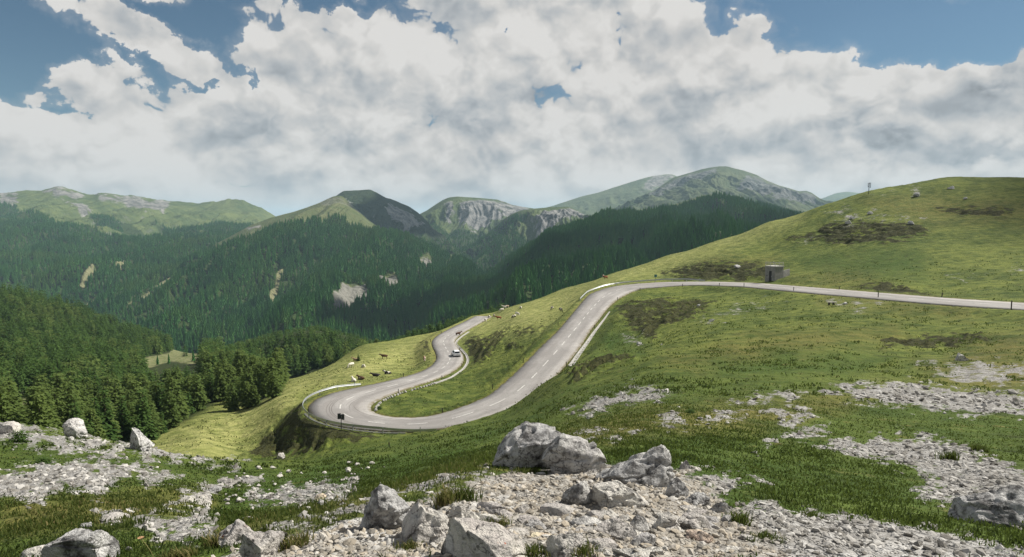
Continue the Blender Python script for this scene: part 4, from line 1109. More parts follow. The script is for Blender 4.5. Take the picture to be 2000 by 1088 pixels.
# only what shows: the sight line to the top must clear the ground in front
vtop = (qz + hh) / rr
ti = np.clip(np.searchsorted(TH, np.arctan2(qx, qy)), 0, len(TH) - 1)
horiz = np.maximum.accumulate(Z / RG, axis=0)
ri = np.clip(np.searchsorted(RR, rr) - 4, 0, len(RR) - 1)
ok = vtop > horiz[ri, ti]
tpx, tpy = topix(qx, qy, qz + hh)
ok &= (tpx > -160) & (tpx < 1000)
_, bpy_ = topix(qx, qy, qz)
ok &= ~((tpx > 556) & (rr < 335))
ok &= (tpx < 430) | (tpy > np.interp(tpx, [430, 540, 620, 700, 740, 800, 1000], [676, 646, 634, 653, 668, 672, 660]) - 3) | (rr < 200)
for f_ in (0.1, 0.4, 0.7, 1.0):                      # keep the view over the valley road open
    ok &= ~((poly_mask(tpx, bpy_ + (tpy - bpy_) * f_, TRACK[:2], 3) > .4) & (rr > 120))
qx, qy, qz, rr, hh, tpx = qx[ok], qy[ok], qz[ok], rr[ok], hh[ok], tpx[ok]
# trees peeking over the crest behind the lower road
ex = []
for px_ in np.arange(745, 985, 3.2):
    cy = float(np.interp(px_, [745, 830, 940, 985], [673, 650, 617, 603]))
    for q in range(2):
        u_, v_ = uv(px_ + random.uniform(-2, 2), cy - random.uniform(4, 17) * (0.6 if px_ < 790 else 1.0))
        D_ = random.uniform(285, 335)
        hz = random.uniform(7.0, 10.0)
        ex.append((u_ * D_, D_, v_ * D_ - hz, math.hypot(u_ * D_, D_), hz))
ex = np.array(ex)
order = np.argsort(-(hh / rr))
nind = 300 - len(EDGE) - len(ex) // 2 - 20
ind = order[:nind]; rest = order[nind:]
larchy = fbm(qx / 40 + 3, qy / 40, 2) + np.where(rr < 200, .35, -.1)
for i in ind:
    kd = 'larch' if larchy[i] + random.uniform(-.25, .25) > 0 else 'spruce'
    near_ = rr[i] < 128
    lab = {('larch', True): "pale green larch crowded into the near part of the grove above the rocky ridge", ('spruce', True): "dark green spruce crowded into the near part of the grove above the rocky ridge",
           ('larch', False): "pale green larch standing deep inside the grove beyond the meadow", ('spruce', False): "dark green spruce standing deep inside the grove beyond the meadow"}[kd, bool(near_)]
    tree(kd + '_tree', kd, random.randrange(4 if kd == 'larch' else 3), qx[i], qy[i], hh[i], lab, {'larch': 'pale larches of the grove', 'spruce': 'dark spruces of the grove'}[kd] + (' nearest the ridge' if near_ else ' further in'), qz[i], wide=1.1)
for j_ in range(0, len(ex), 2):
    tree('spruce_tree', 'spruce', random.randrange(3), ex[j_, 0], ex[j_, 1], ex[j_, 4], "dark spruce whose top peeks over the meadow crest behind the lower road", 'spruces behind the meadow crest', ex[j_, 2], wide=1.2)
# round bushes on the crest
for bx_, by_, hpx, lab in ((640, 701, 9, "round green bush at the wood edge just beyond the meadow crest"), (735, 667, 7, "low round bush alone on the meadow crest")):
    u_, v_ = uv(bx_, by_ - hpx); D_ = 235.0
    tree('green_bush', 'broad', 0, u_ * D_, D_, (hpx + 5) * D_ / F, lab, None, v_ * D_ - (hpx + 5) * D_ / F, wide=1.6)
p = hit(700, 705, 100)
tree('young_spruce', 'spruce', 1, p[0], p[1], 1.9, "tiny lone spruce among the resting cows on the meadow", None, p[2], wide=1.6)

# three mid-size trees beside the valley road lend their shape to the far woods
protos = []
for i_, (px_, py_) in enumerate(((362, 696), (398, 700), (262, 716))):
    p = hit(px_, py_, 150)
    protos.append(tree('conifer_tree', None, i_, p[0], p[1], 8.0, ["spruce beside the loop of the valley road", "spruce on the bright verge below the valley road", "larch at the clearing beside the valley road"][i_], None, p[2], parts=False))
lowp = []
for i_, (px_, py_) in enumerate(((330, 712), (378, 706), (308, 714))):
    p = hit(px_, py_, 150)
    o_ = ob('conifer_tree', FARM[i_], None, None, ["small spruce on the inner bank of the valley road loop", "small spruce at the outer bank of the valley road loop", "small spruce at the bright bank where the valley road enters the wood"][i_], 'tree', None, None, (p[0], p[1], p[2]))
    o_.scale = (6, 6, 6)
    lowp.append(o_)

# far woods: one mass, a point for every tree
pts = [np.stack([qx[rest], qy[rest], qz[rest] - .1], 1)]
scl = [hh[rest]]; kin = [np.where(larchy[rest] + RNG.uniform(-.3, .3, len(rest)) > 0.12, 2, RNG.integers(0, 2, len(rest)))]
tin = [np.clip(fbm(qx[rest] / 60, qy[rest] / 60, 3) * 1.2 + RNG.normal(0, .18, len(rest)), -.7, .8)]
ex1 = ex[1::2]
pts.append(ex1[:, :3]); scl.append(ex1[:, 4]); kin.append(np.zeros(len(ex1), int)); tin.append(np.full(len(ex1), -.2))

def sow(name, spacing, h0, h1, polys_clear, thr=0.35, sparse=None, seed=0.0):
    I = FAR[name]; A = np.stack([I['X'], I['Y'], I['Z']], -1)
    du = A[:-1, 1:] - A[:-1, :-1]; dv = A[1:, :-1] - A[:-1, :-1]
    area = np.linalg.norm(np.cross(du, dv), axis=-1)
    me = bpy.data.meshes[name]
    nr_, nc_ = I['X'].shape
    def get(kk):
        b = np.zeros(len(me.vertices), np.float32); me.attributes[kk].data.foreach_get('value', b)
        return b.reshape(-1, nc_)[-nr_:]
    fo = get('forest'); cl = np.maximum(np.maximum(get('rock') * 0.95, get('track') * 1.3), get('grass') * 1.0)
    lam = area / spacing ** 2
    cnt = RNG.poisson(lam)
    jj, kk = np.nonzero(cnt)
    rep = cnt[jj, kk]
    jj = np.repeat(jj, rep); kk = np.repeat(kk, rep)
    a, b = RNG.uniform(0, 1, len(jj)), RNG.uniform(0, 1, len(jj))
    bil = lambda Q: (Q[jj, kk] * (1 - b) + Q[jj, kk + 1] * b) * (1 - a) + (Q[jj + 1, kk] * (1 - b) + Q[jj + 1, kk + 1] * b) * a
    x, y, z = bil(I['X']), bil(I['Y']), bil(I['Z'])
    f = bil(fo) + 0.7 * fbm(x / 70 + seed, y / 70, 4) ; c_ = bil(cl) + 0.35 * fbm(x / 30, y / 30 + seed, 3)
    k = (f > 0.36) & (c_ < 0.42)
    px_, py_ = topix(x, y, z)
    k &= (px_ > -60) & (px_ < 2060)
    ctr = 0.5 * fbm(x / 40, y / 40, 3)
    k &= RNG.uniform(0, 1, len(x)) < np.clip(0.9 + ctr, .3, 1) * np.clip((f - .30) / .25, .15, 1)
    x, y, z = x[k], y[k], z[k]
    n_ = len(x)
    pts.append(np.stack([x, y, z - .3], 1)); scl.append(RNG.uniform(h0, h1, n_) * np.clip(0.75 + f[k] * .4, .6, 1.1)); kin.append(3 + RNG.integers(0, 3, n_))
    tin.append(np.clip(3.0 * fbm(x / 150 + seed, y / 150, 4) + RNG.normal(0, .14, n_), -.7, .8))  # random tint patches: sunlit and shaded woods painted into the needle colour
    print(name, n_)

sow("mountain_wooded", 8.2, 13, 21, None, seed=1.0)
sow("hillside_east", 7.6, 12, 19, None, seed=2.0)
sow("mountain_west", 9.5, 13, 21, None, seed=3.0)
sow("mountain_dark_peak", 10, 8, 13, None, seed=4.0)
sow("mountain_limestone", 12, 9, 14, None, seed=5.0)
sow("mountain_cliff", 10, 9, 14, None, seed=6.0)
PT = np.concatenate(pts); SC = np.concatenate(scl); KI = np.concatenate(kin); TI = np.concatenate(tin)
print("far trees", len(PT))
me = bpy.data.meshes.new("forest")
me.vertices.add(len(PT)); me.vertices.foreach_set('co', PT.astype(np.float32).reshape(-1))
for nm, ty, arr in (('scl', 'FLOAT', SC.astype(np.float32)), ('tint', 'FLOAT', TI.astype(np.float32)), ('rz', 'FLOAT', RNG.uniform(0, 6.28, len(PT)).astype(np.float32)), ('kind', 'INT', KI.astype(np.int32))):
    at = me.attributes.new(nm, ty, 'POINT'); at.data.foreach_set('value', arr)
forest = ob("forest", me, None, kind='stuff')
ng = bpy.data.node_groups.new("forest_trees", 'GeometryNodeTree')
ng.interface.new_socket("Geometry", in_out='INPUT', socket_type='NodeSocketGeometry')
ng.interface.new_socket("Geometry", in_out='OUTPUT', socket_type='NodeSocketGeometry')
gi = ng.nodes.new('NodeGroupInput'); go = ng.nodes.new('NodeGroupOutput')
jn_ = ng.nodes.new('GeometryNodeJoinGeometry')
def named(nm, ty):
    a = ng.nodes.new('GeometryNodeInputNamedAttribute'); a.data_type = ty; a.inputs[0].default_value = nm
    return [o for o in a.outputs if o.enabled][0]
nk, ns, nr_ = named('kind', 'INT'), named('scl', 'FLOAT'), named('rz', 'FLOAT')
cx = ng.nodes.new('ShaderNodeCombineXYZ'); ng.links.new(nr_, cx.inputs[2])
for k_, src in enumerate(protos + lowp):
    oi = ng.nodes.new('GeometryNodeObjectInfo'); oi.transform_space = 'ORIGINAL'
    oi.inputs['Object'].default_value = src; oi.inputs['As Instance'].default_value = True
    cmp_ = ng.nodes.new('FunctionNodeCompare'); cmp_.data_type = 'INT'; cmp_.operation = 'EQUAL'
    ia = [s_ for s_ in cmp_.inputs if s_.enabled]
    ng.links.new(nk, ia[0]); ia[1].default_value = k_
    ip = ng.nodes.new('GeometryNodeInstanceOnPoints')
    ng.links.new(gi.outputs[0], ip.inputs['Points']); ng.links.new(cmp_.outputs[0], ip.inputs['Selection'])
    ng.links.new(oi.outputs['Geometry'], ip.inputs['Instance'])
    ng.links.new(cx.outputs[0], ip.inputs['Rotation']); ng.links.new(ns, ip.inputs['Scale'])
    ng.links.new(ip.outputs[0], jn_.inputs[0])
ng.links.new(jn_.outputs[0], go.inputs[0])
md = forest.modifiers.new("forest_trees", 'NODES'); md.node_group = ng
# ------------------------------------------------------------------ rocks
def ico(sub):
    bm = bmesh.new()
    bmesh.ops.create_icosphere(bm, subdivisions=sub, radius=1.0)
    V = np.array([v.co[:] for v in bm.verts]); Fc = np.array([[v.index for v in f.verts] for f in bm.faces])
    bm.free()
    return V, Fc
ICO = {k: ico(k) for k in (1, 2, 3, 4, 5, 6)}

def n3(V, s, o=4, ridged=False, off=0.0):
    x, y, z = V[:, 0] * s + off, V[:, 1] * s + off * .7, V[:, 2] * s - off
    return (fbm(x, y + z * .31, o, ridged=ridged) + fbm(y + 5.1, z + x * .27, o, ridged=ridged) + fbm(z + 9.7, x - y * .3, o, ridged=ridged)) / 1.8

def rock_me(seed, sub, w, d, h, rough=0.10, cuts=9, lean=0.0, prof=None, crack=0.05):
    r = np.random.default_rng(seed)
    V, Fc = ICO[sub]; V = V.copy()
    V *= (1 + .30 * n3(V, 1.1, 3, off=seed * 3.1))[:, None]
    for _ in range(cuts):
        nrm = r.normal(size=3); nrm[2] *= .8; nrm /= np.linalg.norm(nrm)
        off = r.uniform(.42, .72)
        dt = V @ nrm
        V -= np.outer(np.clip(dt - off, 0, None) * .95, nrm)
    V /= np.abs(V).max(0)
    nr_ = V / (np.linalg.norm(V, axis=1)[:, None] + 1e-9)
    size = (w * d * h) ** (1 / 3)
    V = V * np.array([w / 2, d / 2, h / 2])
    q = V / size
    dsp = rough * (n3(q, 1.6, 5, off=seed * 1.7) * 1.0 + .55 * n3(q, 3.4, 4, True, seed * .9)) + rough * .35 * n3(q, 9.0, 4, off=seed * .3)
    dsp += rough * .5 * np.clip(n3(q, 5.0, 3, True, seed * .5), -.2, .4)
    cr = n3(q * np.array([1, 1, 1.8]), 1.5, 3, off=seed * 2.3)
    dsp -= crack * np.exp(-(cr / 0.035) ** 2)
    V = V + nr_ * (dsp * size)[:, None]
    lo, hi_ = V.min(0), V.max(0)
    V = (V - lo) / (hi_ - lo) * np.array([w, d, h]) - np.array([w / 2, d / 2, h * .40])
    below = V[:, 2] < 0
    V[below, 2] *= .5
    fl = 1 + .16 * np.clip((h * .35 - V[:, 2]) / h, 0, 1)
    V[:, :2] *= (fl / 1.10)[:, None]
    if prof:
        a = np.array(prof, float)
        fx = np.clip(V[:, 0] / w + .5, 0, 1)
        env = np.sqrt(np.clip(1 - (2 * fx - 1) ** 2, 0, 1))
        top = V[:, 2] > 0
        V[top, 2] *= (np.interp(fx, a[:, 0], a[:, 1]) / np.maximum(env, .78))[top]
        V[:, 2] *= (h * .6) / V[:, 2].max()
    V[:, 0] += V[:, 2] * lean
    me = poly_me("rock", V, Fc, smooth=sub >= 4)
    if sub >= 4: me.set_sharp_from_angle(angle=math.radians(38)) if hasattr(me, 'set_sharp_from_angle') else None
    return me

def rock_material(name, warm=0.0, dark=0.3, orange=0.0, red=None):
    m, n = mat(name)
    P = n.n('ShaderNodeTexCoord', None, None, 3)
    Pg = n.n('ShaderNodeNewGeometry', None, None, 0)
    big = n.noise(Pg, 2.2, 6, 0.65); mid = n.noise(Pg, 9.0, 6, 0.7); fi = n.noise(Pg, 45, 4, 0.7)
    lt = (0.66 + .05 * warm, 0.65 + .02 * warm, 0.63 - .05 * warm); md_ = (0.45 + .05 * warm, 0.445, 0.44 - .03 * warm)
    c = n.mix(n.smooth(big, 0.38, 0.62), md_, lt)
    c = n.mix(n.smooth(mid, 0.46, 0.68, 0, .75), c, (0.20, 0.195, 0.19))
    c = n.mix(n.smooth(n.noise(Pg, 4.5, 7, 0.72), 0.56 - .12 * dark, 0.66, 0, .5 + .5 * dark), c, (0.075, 0.072, 0.072))
    c = n.mix(n.smooth(fi, 0.52, 0.72, 0, .5), c, (0.13, 0.125, 0.12))
    c = n.mix(n.smooth(n.m('ABSOLUTE', n.m('SUBTRACT', n.noise(Pg, 2.6, 5, .6), .5)), 0.0, 0.012, 0.7, 0.0), c, (0.07, 0.065, 0.06))
    if orange:
        of = n.smooth(n.noise(Pg, 7.5, 5, 0.62), 0.70 - .06 * orange, 0.73 - .06 * orange)
        c = n.mix(n.m('MULTIPLY', of, .85), c, n.mix(fi, (0.42, 0.10, 0.03), (0.30, 0.055, 0.025)))
    h = n.m('ADD', n.m('MULTIPLY', mid, .8), n.m('MULTIPLY', fi, .35))
    finish(n, c, 0.92, n.bump(h, 1.0, 0.09), 0.15)
    return m
R_GREY = rock_material("weathered_limestone", 0, 1.0)
R_LIGHT = rock_material("pale_limestone", .6, .15)
R_MID = rock_material("grey_limestone", .2, .4)
R_RUST = rock_material("lichened_limestone", .5, .3, 1.3)
R_RED = rock_material("red_flecked_limestone", .7, .1, .9)
R_TAN = rock_material("tan_stone", 2.5, .1)

def rock(x0, y0, x1, y1, seed, m, label, sub=5, dep=0.8, sink=0.22, rmin=0.0, name='boulder', lean=0.0, rough=0.12, cuts=11, rz=None, group=None, D=None, crack=.05, prof=None):
    p = hit((x0 + x1) / 2, y1 - 0.08 * (y1 - y0), rmin)
    dd = p[1]
    wd = (x1 - x0) * dd / F; ht = (y1 - y0) * dd / F
    ht *= 1.0 if sink < .3 else .72
    h = ht / .62
    me = rock_me(seed, sub, wd, wd * dep, h, rough, cuts, lean, prof, crack)
    o = ob(name, me, m, None, label, 'boulder' if name == 'boulder' else 'rock', group, None, (p[0], p[1] + wd * dep * .22, p[2] - h * .35 * (sink - .22) - .01))
    o.rotation_euler = (0, 0, random.uniform(-.5, .5) if rz is None else rz)
    return o

rock(955, 834, 1118, 918, 5, R_GREY, "big dark flecked boulder at the back of the gravel knoll", 6, .55, .2, rz=.05, rough=.10, cuts=14, prof=[(0, .18), (.12, .42), (.3, .82), (.45, 1), (.6, .98), (.78, .78), (.9, .7), (1, .5)])
rock(1050, 850, 1194, 928, 12, R_MID, "pale slabby boulder leaning against the big dark one", 6, .55, .25, rz=-.05, rough=.06, cuts=16, prof=[(0, .3), (.15, .6), (.35, .95), (.6, 1), (.8, .92), (.93, .7), (1, .4)])
rock(1162, 874, 1330, 950, 23, R_GREY, "overhanging grey boulder in front of the pale slabby one", 6, .6, .25, rz=.05, rough=.09, cuts=14, prof=[(0, .4), (.15, .62), (.4, .9), (.7, 1), (.9, .95), (1, .7)])
rock(690, 944, 815, 1040, 31, R_GREY, "dark pitted boulder at the left rim of the gravel knoll", 6, .8, .15, rz=.4, rough=.12)
rock(762, 992, 882, 1066, 42, R_LIGHT, "pale cracked boulder touching the dark pitted one", 5, .8, .25, rz=-.3, rough=.09)
rock(842, 1026, 1050, 1112, 51, R_RED, "white slab with red lichen at the bottom of the picture", 6, .8, .25, rz=-.1, rough=.05, cuts=14, prof=[(0, .7), (.15, .95), (.3, 1), (.6, .8), (.85, .45), (1, .15)])
rock(862, 1042, 905, 1090, 57, R_MID, "small grey cobble lump wedged against the white slab", 4, .8, .2, rough=.16)
rock(70, 1034, 222, 1118, 63, R_GREY, "round dark faced boulder in the bottom corner grass", 6, .8, .2, rz=.3, rough=.09)
rock(30, 1058, 90, 1096, 66, R_LIGHT, "low pale rock beside the dark faced corner boulder", 4, .9, .3)
rock(408, 1022, 502, 1068, 71, R_RUST, "pale rock with orange lichen in dry grass", 5, .8, .25, rough=.09)
rock(458, 1040, 562, 1096, 77, R_LIGHT, "pale boulder with a dark hollow beside the lichened rock", 5, .8, .22, rough=.1)
rock(868, 984, 948, 1030, 83, R_LIGHT, "flat topped pale rock alone on the gravel", 5, .7, .25, cuts=13, rough=.05)
rock(1094, 936, 1168, 990, 88, R_MID, "grey blocky rock in the middle of the gravel", 5, .8, .25, rough=.1)
rock(1150, 928, 1275, 992, 95, R_LIGHT, "long pale slab under the overhanging grey boulder", 5, .7, .35, rough=.07, cuts=12)
rock(1050, 974, 1128, 1008, 101, R_LIGHT, "flat cracked slab set flush in the gravel", 4, .9, .5, rough=.07)
rock(1005, 974, 1040, 1004, 103, R_LIGHT, "small pale slab lying flat on the gravel", 4, .9, .5, rough=.06)
rock(1064, 1026, 1146, 1092, 107, R_LIGHT, "white hump of rock near the bottom of the gravel", 5, .9, .3, rough=.08)
rock(1150, 1000, 1262, 1052, 113, R_LIGHT, "low pale wedge of rock with a dark undercut", 5, .7, .4, rough=.08, cuts=12)
rock(1222, 1004, 1272, 1040, 118, R_MID, "blocky rock on top of the low pale wedge", 4, .8, .25, rough=.08)
rock(1258, 986, 1330, 1036, 124, R_LIGHT, "tall pale rock below the overhanging boulder", 5, .8, .3, rough=.1)
rock(1300, 932, 1350, 976, 129, R_GREY, "dark crumbling rock at the foot of the overhanging boulder", 5, .8, .25, rough=.15)
rock(1328, 950, 1396, 990, 135, R_GREY, "craggy grey rock first in the row along the gravel rim", 5, .8, .3, rough=.14)
rock(1380, 966, 1436, 1004, 141, R_MID, "low grey rock second in the row along the gravel rim", 5, .8, .35, rough=.13)
rock(1310, 990, 1400, 1040, 146, R_LIGHT, "cream slab inside the rocky rim", 5, .8, .4, rough=.08)
rock(1405, 995, 1440, 1024, 151, R_MID, "small grey rock at the low end of the rocky rim", 4, .8, .3, rough=.12)
rock(1340, 1026, 1400, 1060, 156, R_TAN, "tan rock bedded in the gravel", 4, .9, .4)
rock(1225, 1036, 1290, 1068, 159, R_MID, "dark sided flat stone near the bottom gravel", 4, .8, .4, cuts=12)
rock(1886, 955, 2090, 1030, 165, rock_material("shaded_dark_limestone", 0, 1.0), "long dark boulder at the edge of the picture", 6, .7, .2, rz=-.25, rough=.09)
rock(1326, 898, 1350, 918, 171, R_LIGHT, "white stone in the grass beside the overhanging boulder", 4, .9, .2)
rock(1352, 908, 1372, 920, 174, R_LIGHT, "smaller white stone right of the white stone in the grass", 3, .9, .3)
rock(122, 822, 170, 858, 181, R_MID, "tilted boulder on the skyline of the rocky ridge", 5, .8, .15, rz=.2, lean=-.25, D=41)
rock(243, 838, 294, 882, 187, R_GREY, "leaning pointed boulder at the end of the rocky ridge", 5, .8, .15, rz=.1, lean=-.2)
rock(-12, 824, 36, 850, 193, R_LIGHT, "pale boulder on the ridge at the picture edge", 4, .8, .25)
rock(1864, 690, 1894, 706, 199, R_MID, "lone grey boulder in the brown turf", 4, .8, .25)
rock(612, 964, 640, 978, 203, R_TAN, "tan stone on the green slope", 4, .8, .25, name='stone')
rock(618, 974, 640, 988, 205, R_MID, "grey stone just below the tan one", 4, .8, .25, name='stone')
rock(678, 928, 704, 940, 207, R_LIGHT, "flat white stone alone on the dark green slope", 4, .7, .3, name='stone')
rock(682, 948, 702, 964, 209, R_LIGHT, "white stone behind the dark pitted boulder", 4, .9, .25, name='stone')
rock(540, 884, 556, 894, 211, R_LIGHT, "white rock at the foot of the road bank", 3, .9, .25, name='stone', rmin=30)
rock(398, 948, 432, 962, 213, R_GREY, "dark rock on the crest of the low ledge", 4, .7, .3)
rock(418, 930, 470, 948, 215, R_LIGHT, "pale rock along the top of the low ledge", 4, .7, .35, rough=.14)
rock(345, 962, 410, 985, 217, R_LIGHT, "sloping pale slab of the low ledge", 4, .7, .4, rough=.1)
rock(150, 1016, 180, 1032, 219, R_GREY, "dark small rock above the corner boulder", 4, .8, .3)
rock(185, 1000, 250, 1018, 221, R_LIGHT, "broken pale ledge above the corner boulder", 4, .7, .4, rough=.16)
rock(275, 1020, 296, 1036, 223, R_LIGHT, "white pointed stone right of the broken ledge", 3, .8, .2, name='stone')
for (a_, b_, c_, d_, lab) in ((280, 1018, 300, 1028, "white slab among small stones in the lower grass"), (318, 1028, 345, 1038, "white stone cluster top above the dry flower stalk"), (370, 1004, 386, 1012, "small white stone below the low ledge"),
                              (416, 998, 430, 1007, "white stone in the hollow of the green slope"), (435, 970, 448, 980, "upright white stone under the ledge end"), (460, 970, 478, 982, "white stone pair under the ledge end"),
                              (468, 1004, 492, 1016, "white stone halfway to the lichened rock"), (240, 1062, 262, 1078, "white stone right of the corner boulder"), (560, 1012, 574, 1022, "white stone on the rim of the gravel")):
    rock(a_, b_, c_, d_, int(a_ * 3 + b_), R_LIGHT, lab, 3, .8, .3, name='stone')
for k_, (a_, b_, w_, lab) in enumerate(((1700, 418, 12, "white outcrop highest on the hillside"), (1664, 428, 12, "white outcrop in the middle of the hillside"), (1655, 437, 14, "white outcrop lowest on the hillside"), (1790, 383, 16, "dark shaded rock near the hilltop"),
                                        (1857, 369, 12, "white rock just under the hilltop"), (1885, 389, 9, "small white rock on the upper hillside"), (1780, 438, 14, "white rock right of the dark scarp"), (1248, 672, 12, "white stone in the grassy hollow below the road"), (1292, 674, 6, "dark little stone right of the white ones in the hollow"),
                                        (1390, 628, 12, "grey rock on the bank above the hollow"), (1365, 597, 8, "white rock on the ledge above the hollow"), (1650, 594, 9, "white rock beside the bench"), (1440, 523, 14, "white stone in the dark bank beside the hut"))):
    p = hit(a_, b_, 60); s_ = w_ * p[1] / F
    ob('stone', rock_me(300 + k_, 4, s_, s_ * .8, s_ * .7, .14), R_GREY if 'dark' in lab else R_MID, None, lab, 'rock', None, None, (p[0], p[1], p[2] + s_ * .06))

# slabs of bedrock breaking through the gravel
for k_ in range(40):
    a_, b_ = random.uniform(945, 1500), random.uniform(985, 1086)
    if b_ < 985 + (a_ - 1350) * .45: continue
    p = hit(a_, b_); w_ = random.uniform(28, 88) * p[1] / F
    o = ob('flat_rock', rock_me(500 + k_, 4, w_, w_ * random.uniform(.45, .7), w_ * random.uniform(.22, .38), .07, 14), random.choice((R_LIGHT, R_LIGHT, R_MID, R_TAN if k_ % 9 == 0 else R_LIGHT)), None,
           "pale slab of bedrock showing through the gravel knoll", 'rock', 'bedrock slabs in the gravel knoll', None, (p[0], p[1], p[2] - w_ * .03))
    o.rotation_euler = (random.uniform(-.15, .15), random.uniform(-.2, .1), random.uniform(-.7, 0))

# loose white stones on the slope below the knoll
for k_ in range(70):
    while True:
        a_, b_ = random.uniform(430, 760), random.uniform(905, 1000)
        if b_ < 985 - (a_ - 600) * .25 or a_ < 560: break
    p = hit(a_, b_); s_ = random.choice((5, 6, 7, 8, 10, 13)) * p[1] / F
    o = ob('stone', rock_me(400 + k_ % 9, 2, s_, s_ * .8, s_ * .6, .1), R_LIGHT, None, "small white stone scattered on the green slope below the knoll", 'rock', 'white stones scattered on the slope below the knoll', None, (p[0], p[1], p[2] + s_ * .22))
    o.rotation_euler = (0, 0, random.uniform(0, 6))

# ------------------------------------------------------------------ gravel and grass
def pick(n_, r0, r1):
    lo, hi = np.searchsorted(RR, r0), np.searchsorted(RR, r1)
    rf_ = RNG.uniform(math.log(r0), math.log(r1), n_); r = np.exp(rf_)
    th = np.radians(RNG.uniform(-41, 41, n_))
    return r * np.sin(th), r * np.cos(th), r

x, y, r = pick(190000, 2.6, 46)
rk = samp(mk_rock, x, y); pt = samp(mk_path, x, y)
k = RNG.uniform(0, 1, len(x)) < np.clip((rk - .38) * 1.6, 0, 1) * np.where(pt > .4, .42, .40)
x, y, r, pt = x[k], y[k], r[k], pt[k]
z = ground_h(x, y)
V0, F0 = ICO[1]
nst = len(x); print("gravel", nst)
sz = np.exp(RNG.normal(0, .78, nst)) * (0.0027 + .0011 * r); sz = np.clip(sz, .003, .012 + .0036 * r)
jit_ = 1 + RNG.uniform(-.35, .35, (nst, len(V0), 1))
dim = np.stack([RNG.uniform(.8, 1.5, nst), RNG.uniform(.7, 1.2, nst), RNG.uniform(.4, .8, nst)], 1)
a = RNG.uniform(0, 6.28, nst); ca_, sa_ = np.cos(a), np.sin(a)
W = V0[None] * jit_ * dim[:, None] * sz[:, None, None]
tilt = RNG.uniform(-.6, .6, nst)[:, None]
W[..., 2] += W[..., 0] * tilt
WX = W[..., 0] * ca_[:, None] - W[..., 1] * sa_[:, None]; WY = W[..., 0] * sa_[:, None] + W[..., 1] * ca_[:, None]
GV_ = np.stack([WX + x[:, None], WY + y[:, None], W[..., 2] + (z + sz * .12)[:, None]], -1).reshape(-1, 3)
GF = (F0[None] + (np.arange(nst) * len(V0))[:, None, None]).reshape(-1, 3)
mg, n = mat("limestone_gravel")
tn = n.attr('tone')
c = n.mix(n.smooth(tn, 0, 1), (0.15, 0.14, 0.125), (0.43, 0.415, 0.39))
c = n.mix(n.m('MULTIPLY', n.attr('tan'), n.m('FRACT', n.m('MULTIPLY', tn, 7.3))), c, (0.36, 0.31, 0.24))
finish(n, c, 0.92, n.bump(n.noise(n.n('ShaderNodeNewGeometry', None, None, 0), 60, 3), .4, .01), 0.15)
me = poly_me("gravel", GV_, GF)
at = me.attributes.new('tone', 'FLOAT', 'POINT'); at.data.foreach_set('value', np.repeat(RNG.uniform(0, 1, nst), len(V0)).astype(np.float32))
at = me.attributes.new('tan', 'FLOAT', 'POINT'); at.data.foreach_set('value', np.repeat(np.clip(pt, 0, 1) * .9, len(V0)).astype(np.float32))
ob("gravel", me, mg, kind='stuff')

def blades(x, y, z, h, wd, n_each, lean, spread, dry):
    """upright tapering leaves in tufts"""
    N_ = len(x) * n_each
    rp = lambda q: np.repeat(q, n_each)
    bx = rp(x) + RNG.normal(0, 1, N_) * rp(spread); by = rp(y) + RNG.normal(0, 1, N_) * rp(spread); bz = rp(z) - .01
    hh_ = rp(h) * RNG.uniform(.45, 1.15, N_); ww = rp(wd) * RNG.uniform(.6, 1.3, N_)
    a = RNG.uniform(0, 6.28, N_); la = RNG.uniform(0, 6.28, N_); ln = RNG.uniform(.1, 1, N_) * lean * hh_
    dx, dy = np.cos(a) * ww, np.sin(a) * ww
    lx, ly = np.cos(la) * ln, np.sin(la) * ln
    A_ = np.stack([bx - dx, by - dy, bz], 1); B_ = np.stack([bx + dx, by + dy, bz], 1)
    C_ = np.stack([bx + lx * .35 + dx * .7, by + ly * .35 + dy * .7, bz + hh_ * .6], 1); D_ = np.stack([bx + lx * .35 - dx * .7, by + ly * .35 - dy * .7, bz + hh_ * .6], 1)
    T_ = np.stack([bx + lx, by + ly, bz + hh_ * np.sqrt(np.clip(1 - lean ** 2 * .3, .3, 1))], 1)
    V = np.stack([A_, B_, C_, D_, T_], 1).reshape(-1, 3)
    b = np.arange(N_) * 5
    tri = np.concatenate([np.stack([b, b + 1, b + 2], 1), np.stack([b, b + 2, b + 3], 1), np.stack([b + 3, b + 2, b + 4], 1)])
    tone = np.repeat(np.clip(rp(dry) + RNG.normal(0, .16, N_), 0, 1), 5)
    return V, tri, tone

mgr, n = mat("grass_blades")
tn = n.attr('tone')
P = n.n('ShaderNodeNewGeometry', None, None, 0)
c = n.mix(n.smooth(tn, 0.15, 0.55), (0.030, 0.052, 0.009), (0.090, 0.106, 0.025))
c = n.mix(n.smooth(tn, 0.55, 0.95), c, (0.30, 0.245, 0.105))
finish(n, c, 0.8, None, 0.2, trans=(0.075, 0.105, 0.022))

